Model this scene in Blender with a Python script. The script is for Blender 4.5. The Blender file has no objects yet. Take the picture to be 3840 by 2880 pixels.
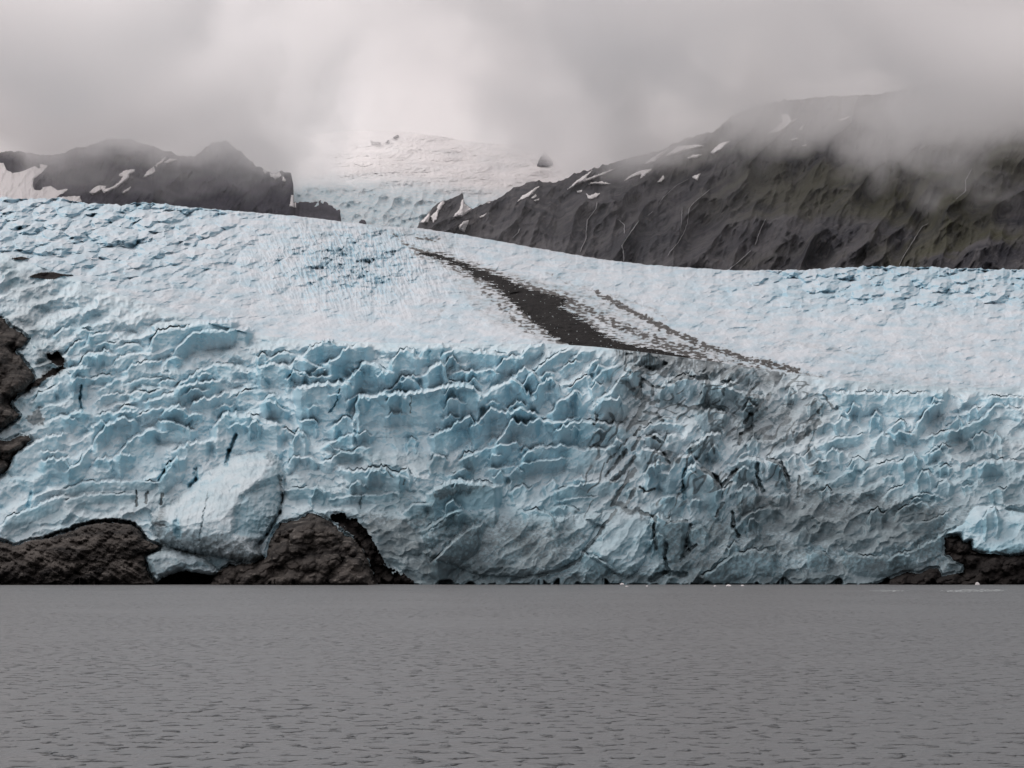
import bpy, math, random
import numpy as np
from mathutils import Vector, Euler

# ------------------------------------------------------------------ camera, sky, sun, exposure
sc = bpy.context.scene
FPX = 1422.2222                       # 50 mm lens on a 36 mm sensor, in pixels of a 1024 wide frame
CAM_H = 7.0                           # eye height on the boat deck
HOR = 567.6                           # row of the horizon
PITCH = math.atan((HOR - 384.0) / FPX)
cam_d = bpy.data.cameras.new('camera')
cam_d.lens = 50.0
cam_d.sensor_width = 36.0
cam_d.clip_start = 0.5
cam_d.clip_end = 30000.0
cam = bpy.data.objects.new('camera', cam_d)
cam.location = (0, 0, CAM_H)
cam.rotation_euler = (math.radians(90) + PITCH, 0, 0)
sc.collection.objects.link(cam)
sc.camera = cam

SKY_COL, SKY_ZENITH = (8.0, 7.4, 7.4), 1.9
SUN_EL, SUN_AZ = 52.0, -52.0          # azimuth: degrees to the left of straight ahead
world = bpy.data.worlds.new('World')
sc.world = world
world.use_nodes = True


def build_world():
    nt = world.node_tree
    N, L = nt.nodes, nt.links
    N.clear()
    out = N.new('ShaderNodeOutputWorld')
    bg = N.new('ShaderNodeBackground')
    bg.inputs['Strength'].default_value = 0.1
    sky = N.new('ShaderNodeTexSky')
    sky.sky_type = 'NISHITA'
    sky.sun_disc = False
    sky.sun_elevation = math.radians(SUN_EL)
    sky.sun_rotation = math.radians(SUN_AZ)
    tc = N.new('ShaderNodeTexCoord')
    mp = N.new('ShaderNodeMapping')
    mp.inputs['Scale'].default_value = (2.6, 2.6, 6.5)
    mp.inputs['Rotation'].default_value = (0.0, 0.10, 0.0)
    L.new(tc.outputs['Generated'], mp.inputs['Vector'])
    n1 = N.new('ShaderNodeTexNoise')
    n1.inputs['Scale'].default_value = 1.5
    n1.inputs['Detail'].default_value = 5.0
    n1.inputs['Roughness'].default_value = 0.5
    n1.inputs['Distortion'].default_value = 0.4
    L.new(mp.outputs['Vector'], n1.inputs['Vector'])
    # overcast: brightest to the left of the view, dull to the right
    sep = N.new('ShaderNodeSeparateXYZ')
    L.new(tc.outputs['Generated'], sep.inputs[0])
    ramp = N.new('ShaderNodeMapRange')
    ramp.interpolation_type = 'SMOOTHSTEP'
    ramp.inputs['From Min'].default_value = 0.02
    ramp.inputs['From Max'].default_value = 0.34
    ramp.inputs['To Min'].default_value = 1.0
    ramp.inputs['To Max'].default_value = 0.32
    L.new(sep.outputs['X'], ramp.inputs['Value'])
    nr = N.new('ShaderNodeMapRange')
    nr.inputs['From Min'].default_value = 0.3
    nr.inputs['From Max'].default_value = 0.7
    nr.inputs['To Min'].default_value = 0.92
    nr.inputs['To Max'].default_value = 1.08
    L.new(n1.outputs['Fac'], nr.inputs['Value'])
    mul = N.new('ShaderNodeMath')
    mul.operation = 'MULTIPLY'
    L.new(ramp.outputs[0], mul.inputs[0])
    L.new(nr.outputs[0], mul.inputs[1])
    zen = N.new('ShaderNodeMapRange')          # an overcast sky is brighter overhead than at the horizon
    zen.inputs['From Min'].default_value = 0.22
    zen.inputs['From Max'].default_value = 1.0
    zen.inputs['To Min'].default_value = 1.0
    zen.inputs['To Max'].default_value = SKY_ZENITH
    L.new(sep.outputs['Z'], zen.inputs['Value'])
    mul2 = N.new('ShaderNodeMath')
    mul2.operation = 'MULTIPLY'
    L.new(mul.outputs[0], mul2.inputs[0])
    L.new(zen.outputs[0], mul2.inputs[1])
    col = N.new('ShaderNodeVectorMath')
    col.operation = 'SCALE'
    col.inputs[0].default_value = SKY_COL
    L.new(mul2.outputs[0], col.inputs['Scale'])
    mix = N.new('ShaderNodeMix')
    mix.data_type = 'RGBA'
    mix.inputs['Factor'].default_value = 0.94
    L.new(sky.outputs[0], mix.inputs['A'])
    L.new(col.outputs[0], mix.inputs['B'])
    L.new(mix.outputs['Result'], bg.inputs['Color'])
    L.new(bg.outputs[0], out.inputs['Surface'])


build_world()
sun_d = bpy.data.lights.new('sun', 'SUN')
sun_d.energy = 1.05
sun_d.angle = math.radians(22)
sun_d.color = (1.0, 0.96, 0.91)
sun = bpy.data.objects.new('sun', sun_d)
_a, _e = math.radians(SUN_AZ), math.radians(SUN_EL)
_dir = Vector((math.sin(_a) * math.cos(_e), math.cos(_a) * math.cos(_e), math.sin(_e)))
sun.rotation_euler = _dir.to_track_quat('Z', 'Y').to_euler()
sun.location = (-400, 300, 900)
sc.collection.objects.link(sun)

sc.view_settings.view_transform = 'Standard'
sc.view_settings.look = 'None'
sc.view_settings.exposure = 0.0
sc.view_settings.gamma = 1.0
sc.render.engine = 'CYCLES'
sc.cycles.use_denoising = True
sc.cycles.max_bounces = 24
sc.cycles.diffuse_bounces = 4
sc.cycles.glossy_bounces = 3
sc.cycles.transparent_max_bounces = 12
sc.cycles.volume_bounces = 20
sc.cycles.volume_step_rate = 1.0
sc.cycles.volume_max_steps = 128

# ------------------------------------------------------------------ helpers
CP, SP = math.cos(PITCH), math.sin(PITCH)


def at(px, py, Y):
    """World point at distance Y ahead of the boat on the line of sight px, py (1024 x 768 frame)."""
    a = (np.asarray(px, float) - 512.0) / FPX
    b = -(np.asarray(py, float) - 384.0) / FPX
    dy = CP - b * SP
    dz = SP + b * CP
    k = np.asarray(Y, float) / dy
    return a * k, dy * k, CAM_H + dz * k


_rs = np.random.RandomState(7)
_PERM = np.concatenate([_rs.permutation(256)] * 3)
_ANG = _rs.rand(256) * 2 * np.pi
_GX, _GY = np.cos(_ANG), np.sin(_ANG)


def perlin(x, y, seed=0):
    x = np.asarray(x, float) + seed * 17.31
    y = np.asarray(y, float) - seed * 9.73
    xi, yi = np.floor(x).astype(np.int64), np.floor(y).astype(np.int64)
    xf, yf = x - xi, y - yi
    u = xf * xf * xf * (xf * (xf * 6 - 15) + 10)
    v = yf * yf * yf * (yf * (yf * 6 - 15) + 10)
    xi &= 255
    yi &= 255

    def g(ix, iy, dx, dy):
        h = _PERM[_PERM[ix & 255] + (iy & 255)]
        return _GX[h] * dx + _GY[h] * dy
    a = g(xi, yi, xf, yf)
    b = g(xi + 1, yi, xf - 1, yf)
    c = g(xi, yi + 1, xf, yf - 1)
    d = g(xi + 1, yi + 1, xf - 1, yf - 1)
    return ((a + u * (b - a)) + v * ((c + u * (d - c)) - (a + u * (b - a)))) * 1.5


def fbm(x, y, seed=0, octs=3, gain=0.5):
    t, a = 0.0, 1.0
    for i in range(octs):
        t = t + a * perlin(x * 2 ** i, y * 2 ** i, seed + i * 3)
        a *= gain
    return t


def ridged(x, y, seed=0, octs=3, gain=0.5):
    t, a = 0.0, 1.0
    for i in range(octs):
        t = t + a * (1 - 2 * np.abs(perlin(x * 2 ** i, y * 2 ** i, seed + i * 3)))
        a *= gain
    return t


def cells(x, y, seed, k=1.0, tilt=0.3, off=0.3):
    """Lower envelope of scattered tilted bowls, centred on zero: hollows that meet along sharp edges."""
    xi, yi = np.floor(x).astype(np.int64), np.floor(y).astype(np.int64)
    best = np.full(x.shape, 99.0)
    for i in (-1, 0, 1):
        for j in (-1, 0, 1):
            cx, cy = xi + i, yi + j
            h = _PERM[_PERM[(cx + seed * 7) & 255] + ((cy + seed * 13) & 255)]
            h2 = _PERM[(h + 91) % 256]
            h3 = _PERM[(h + 177) % 256]
            dx = x - (cx + 0.1 + 0.8 * h / 255.0)
            dy = y - (cy + 0.1 + 0.8 * h2 / 255.0)
            val = dx * dx + dy * dy + tilt * ((h3 / 127.5 - 1) * dx + (_PERM[h3 + 31] / 127.5 - 1) * dy) + off * _PERM[h2 + 57] / 255.0
            best = np.minimum(best, val)
    return k * (best - 0.25)


def sstep(x, a, b):
    t = np.clip((x - a) / (b - a), 0, 1)
    return t * t * (3 - 2 * t)


def seg_dist(px, py, pts, closed=False):
    d = np.full(np.shape(px), 1e9)
    n = len(pts)
    for i in range(n if closed else n - 1):
        x0, y0 = pts[i]
        x1, y1 = pts[(i + 1) % n]
        vx, vy = x1 - x0, y1 - y0
        L2 = vx * vx + vy * vy + 1e-9
        t = np.clip(((px - x0) * vx + (py - y0) * vy) / L2, 0, 1)
        d = np.minimum(d, np.hypot(px - x0 - t * vx, py - y0 - t * vy))
    return d


def inside(px, py, pts):
    r = np.zeros(np.shape(px), bool)
    n = len(pts)
    for i in range(n):
        x0, y0 = pts[i]
        x1, y1 = pts[(i + 1) % n]
        if y0 == y1:
            continue
        c = (y0 > py) != (y1 > py)
        r ^= c & (px < (x1 - x0) * (py - y0) / (y1 - y0) + x0)
    return r


def sdist(px, py, pts):
    """Signed distance to an outline, positive inside."""
    d = seg_dist(px, py, pts, True)
    return np.where(inside(px, py, pts), d, -d)


def tag(o, label=None, cat=None, group=None, kind=None):
    if label:
        o['label'] = label
    if cat:
        o['category'] = cat
    if group:
        o['group'] = group
    if kind:
        o['kind'] = kind
    return o


def link(o, parent=None):
    sc.collection.objects.link(o)
    if parent is not None:
        o.parent = parent
    return o


def mesh_obj(name, verts, faces, mat, parent=None, normals=None, attrs=None, smooth=True):
    me = bpy.data.meshes.new(name)
    verts = np.ascontiguousarray(verts, np.float32)
    faces = np.ascontiguousarray(faces, np.int32)
    k = faces.shape[1]
    me.vertices.add(len(verts))
    me.vertices.foreach_set('co', verts.ravel())
    me.loops.add(faces.size)
    me.loops.foreach_set('vertex_index', faces.ravel())
    me.polygons.add(len(faces))
    me.polygons.foreach_set('loop_start', np.arange(0, faces.size, k, dtype=np.int32))
    me.polygons.foreach_set('loop_total', np.full(len(faces), k, np.int32))
    me.polygons.foreach_set('use_smooth', np.full(len(faces), smooth, bool))
    me.update(calc_edges=True)
    me.validate()
    for an, av in (attrs or {}).items():
        a = me.attributes.new(an, 'FLOAT', 'POINT')
        a.data.foreach_set('value', np.ascontiguousarray(av, np.float32))
    if normals is not None:
        me.normals_split_custom_set_from_vertices(np.ascontiguousarray(normals, np.float32))
    me.materials.append(mat)
    return link(bpy.data.objects.new(name, me), parent)


class Sheet:
    """A curved terrain surface held as a grid; pieces of it become meshes that meet exactly."""

    def __init__(self, X, Y, Z, attrs):
        self.P = np.stack([X, Y, Z], -1)
        du = np.gradient(self.P, axis=1)
        dv = np.gradient(self.P, axis=0)
        n = np.cross(du, dv)
        n /= np.linalg.norm(n, axis=-1, keepdims=True) + 1e-12
        self.N = n
        self.flip = n[..., 1].mean() > 0
        if self.flip:
            self.N = -n
        self.attrs = attrs

    def piece(self, name, cells, mat, parent=None):
        R, C = self.P.shape[:2]
        r, c = np.nonzero(cells)
        a = r * C + c
        f = np.stack([a, a + C, a + C + 1, a + 1] if self.flip else [a, a + 1, a + C + 1, a + C], -1)
        used, inv = np.unique(f.ravel(), return_inverse=True)
        f = inv.reshape(f.shape)
        return mesh_obj(name, self.P.reshape(-1, 3)[used], f, mat, parent, self.N.reshape(-1, 3)[used],
                        {k: v.ravel()[used] for k, v in self.attrs.items()})


def cells_of(mask):
    return mask[:-1, :-1] & mask[1:, :-1] & mask[:-1, 1:] & mask[1:, 1:]


# ------------------------------------------------------------------ materials
def new_mat(name):
    m = bpy.data.materials.new(name)
    m.use_nodes = True
    nt = m.node_tree
    return m, nt.nodes, nt.links, nt.nodes['Principled BSDF']


def coord(N, L, scale=(1, 1, 1), rot=(0, 0, 0)):
    g = N.new('ShaderNodeNewGeometry')
    mp = N.new('ShaderNodeMapping')
    mp.inputs['Scale'].default_value = scale
    mp.inputs['Rotation'].default_value = rot
    L.new(g.outputs['Position'], mp.inputs['Vector'])
    return mp.outputs['Vector']


def noise(N, L, vec, scale, detail=4, rough=0.55, dist=0.0):
    n = N.new('ShaderNodeTexNoise')
    n.inputs['Scale'].default_value = scale
    n.inputs['Detail'].default_value = detail
    n.inputs['Roughness'].default_value = rough
    n.inputs['Distortion'].default_value = dist
    L.new(vec, n.inputs['Vector'])
    return n.outputs['Fac']


def rng(N, L, val, a, b, c=0.0, d=1.0, smooth=True):
    r = N.new('ShaderNodeMapRange')
    r.interpolation_type = 'SMOOTHSTEP' if smooth else 'LINEAR'
    r.inputs['From Min'].default_value = a
    r.inputs['From Max'].default_value = b
    r.inputs['To Min'].default_value = c
    r.inputs['To Max'].default_value = d
    L.new(val, r.inputs['Value'])
    return r.outputs[0]


def mixc(N, L, fac, a, b):
    m = N.new('ShaderNodeMix')
    m.data_type = 'RGBA'
    for s, v in (('Factor', fac), ('A', a), ('B', b)):
        if isinstance(v, (tuple, float, int)):
            m.inputs[s].default_value = (*v, 1.0) if isinstance(v, tuple) else v
        else:
            L.new(v, m.inputs[s])
    return m.outputs['Result']


def math2(N, L, op, a, b):
    m = N.new('ShaderNodeMath')
    m.operation = op
    m.use_clamp = op in ('ADD', 'SUBTRACT')
    for i, v in enumerate((a, b)):
        if isinstance(v, (float, int)):
            m.inputs[i].default_value = v
        else:
            L.new(v, m.inputs[i])
    return m.outputs[0]


def attr(N, name):
    a = N.new('ShaderNodeAttribute')
    a.attribute_name = name
    return a.outputs['Fac']


def bump(N, L, b, h, strength, dist):
    n = N.new('ShaderNodeBump')
    n.inputs['Strength'].default_value = strength
    n.inputs['Distance'].default_value = dist
    L.new(h, n.inputs['Height'])
    L.new(n.outputs[0], b.inputs['Normal'])
    return n


def ice_material(name, grain, white=(0.555, 0.655, 0.705), blue=(0.285, 0.53, 0.64), dirtc=(0.045, 0.041, 0.038), veilc=(0.104, 0.138, 0.154), bst=0.35, dlo=0.70, dhi=1.4):
    m, N, L, b = new_mat(name)
    v = coord(N, L)
    nz = noise(N, L, v, 1.0 / (grain * 7), 5, 0.6)
    fine = noise(N, L, v, 1.0 / grain, 4, 0.6)
    bl = math2(N, L, 'ADD', attr(N, 'blue'), rng(N, L, nz, 0.3, 0.75, -0.22, 0.22))
    c = mixc(N, L, bl, white, blue)
    c = mixc(N, L, rng(N, L, fine, 0.3, 0.8, 0.0, 0.12), c, (0.50, 0.55, 0.58))
    dn = math2(N, L, 'ADD', attr(N, 'dirt'), rng(N, L, fine, 0.25, 0.75, -0.30, 0.30))
    dm = math2(N, L, 'MULTIPLY', rng(N, L, dn, dlo, dhi), rng(N, L, attr(N, 'dirt'), 0.0, 0.06))
    veil = math2(N, L, 'MULTIPLY', rng(N, L, attr(N, 'dirt'), 0.0, 1.0, 0.0, 1.0, False), rng(N, L, nz, 0.25, 0.7, 0.45, 1.0))
    c = mixc(N, L, math2(N, L, 'MULTIPLY', veil, 0.9), c, veilc)
    c = mixc(N, L, dm, c, dirtc)
    L.new(c, b.inputs['Base Color'])
    b.inputs['Roughness'].default_value = 0.55
    b.inputs['Specular IOR Level'].default_value = 0.2
    bump(N, L, b, fine, bst, grain * 0.55)
    return m


def rock_material(name, c1, c2, c3, s, stretch=(1, 1, 1), rot=(0, 0, 0), bdist=1.5, bst=0.8):
    m, N, L, b = new_mat(name)
    v = coord(N, L, stretch, rot)
    n1 = noise(N, L, v, s, 6, 0.62, 0.6)
    n2 = noise(N, L, v, s * 5, 5, 0.6, 0.3)
    c = mixc(N, L, rng(N, L, n1, 0.32, 0.68), c1, c2)
    c = mixc(N, L, rng(N, L, n2, 0.52, 0.78, 0.0, 0.75), c, c3)
    L.new(c, b.inputs['Base Color'])
    b.inputs['Roughness'].default_value = 0.85
    b.inputs['Specular IOR Level'].default_value = 0.06
    h = math2(N, L, 'ADD', math2(N, L, 'MULTIPLY', n1, 0.5), math2(N, L, 'MULTIPLY', n2, 0.5))
    bump(N, L, b, h, bst, bdist)
    return m


M_ICE = ice_material('glacier_ice', 1.5)
M_SNOW = ice_material('glacier_snow', 3.5, (0.57, 0.62, 0.665), (0.30, 0.49, 0.59), (0.04, 0.038, 0.036), (0.24, 0.235, 0.225), 0.28, 0.50, 1.05)
M_MORAINE = rock_material('moraine_gravel', (0.010, 0.0095, 0.010), (0.024, 0.023, 0.023), (0.06, 0.057, 0.055), 0.2, bdist=2.0)
M_ROCK = rock_material('shore_rock', (0.018, 0.017, 0.017), (0.080, 0.072, 0.066), (0.20, 0.185, 0.17), 0.06,
                       (0.45, 1, 2.4), (0.2, 0.55, 0), 2.0, 0.75)
M_DARKROCK_SHADE = rock_material('dark_rock_and_shade', (0.012, 0.011, 0.011), (0.024, 0.021, 0.020), (0.04, 0.035, 0.032), 0.12)  # dark rock; also puts shade into the colour of gully, hollows and cave

# ------------------------------------------------------------------ survey of the glacier (traced outlines)
_ORG = {'A0': (0, 320), 'A1': (256, 320), 'A2': (512, 320), 'A3': (768, 320),
        'B0': (0, 448), 'B1': (256, 448), 'B2': (512, 448), 'B3': (768, 448)}


def T(tile, pts):
    ox, oy = _ORG[tile]
    return [(ox + u / 8.64, oy + v / 8.64) for u, v in pts]


def V(pts):
    return [(u * 0.46293, v * 0.46293) for u, v in pts]


def curve(pts):
    p = np.array(pts, float)
    return lambda x: np.interp(x, p[:, 0], p[:, 1])


def smooth1(a, n):
    k = np.hanning(n + 2)[1:-1]
    k /= k.sum()
    return np.convolve(np.pad(a, n, mode='edge'), k, mode='same')[n:-n]


STEP = 0.58
inner = np.arange(-24, 1048.01, STEP)
left_x = -24 - np.cumsum(np.linspace(1.0, 7.0, 40))[::-1]
right_x = 1048 + np.cumsum(np.linspace(1.0, 7.0, 40))
PXC = np.concatenate([left_x, inner, right_x])
C = len(PXC)

TOP = curve(V([(-600, 400), (0, 425), (60, 430), (140, 428), (170, 437), (260, 442), (310, 437), (400, 447), (500, 455), (620, 465),
               (700, 473), (740, 479), (820, 488), (905, 493), (1000, 507), (1100, 525), (1200, 543), (1300, 560), (1400, 572),
               (1500, 579), (1590, 584), (1700, 584), (1800, 579), (1900, 575), (2000, 577), (2100, 580), (2212, 583), (2900, 590)]))
BROW = curve(V([(-600, 480), (0, 545), (150, 600), (300, 650), (420, 690), (560, 725), (650, 735), (760, 739), (840, 742), (1000, 743),
                (1200, 744), (1290, 750), (1400, 763), (1500, 776), (1600, 791), (1700, 806), (1800, 820), (1900, 829), (2000, 834),
                (2100, 838), (2212, 838), (2900, 845)]))
top = smooth1(TOP(PXC), 9)
jag = (0.5 + 0.9 * np.maximum(sstep(PXC, 720, 830), sstep(PXC, 270, 150))) * fbm(PXC / 9.0, PXC * 0.03 + 0.4, 12, 3, 0.6)
brow = smooth1(BROW(PXC), 25)
wat = np.full(C, 589.5)

Yw = np.full(C, 598.0)
Yb = np.interp(PXC, [-160, 0, 250, 420, 600, 800, 1024, 1200], [900, 880, 830, 800, 795, 790, 790, 800])
Yt = np.interp(PXC, [-160, 0, 300, 450, 700, 1024, 1200], [1500, 1480, 1560, 1650, 1500, 1380, 1380])

NL, NU = 425, 240
sl = np.linspace(0, 1, NL)[:, None]
su = np.linspace(0, 1, NU + 1)[1:, None]
py_l = wat + (brow - wat) * sl
py_u = brow + (top - brow) * su + jag * su ** 14
s2 = 0.45 * sl + 0.55 * sl ** 1.7
Y_l = 1 / (1 / Yw + (1 / Yb - 1 / Yw) * s2)
Y_u = 1 / (1 / Yb + (1 / Yt - 1 / Yb) * (0.75 * su + 0.25 * su ** 1.5))
PY = np.concatenate([py_l, py_u])
YB = np.concatenate([Y_l, Y_u])
R = NL + NU
PX = np.broadcast_to(PXC, (R, C)).copy()
rowi = np.broadcast_to(np.arange(R)[:, None], (R, C))
lower = rowi < NL
DYP = -np.gradient(YB, axis=0) / np.minimum(np.gradient(PY, axis=0), -1e-3)
DYP = np.abs(DYP)
DYP = np.maximum(DYP, 0.55)

OFF = np.zeros((R, C))            # relief, in rows times local run
ABS = np.zeros((R, C))            # relief in metres
CALM = np.zeros((R, C))           # where the rough background texture is smoothed away
DIRT_SHADE = np.zeros((R, C))  # dirt, and in places shade painted in with it
BLUE = np.zeros((R, C))
CAT = np.where(lower, 0, 1).astype(np.int32)

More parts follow.
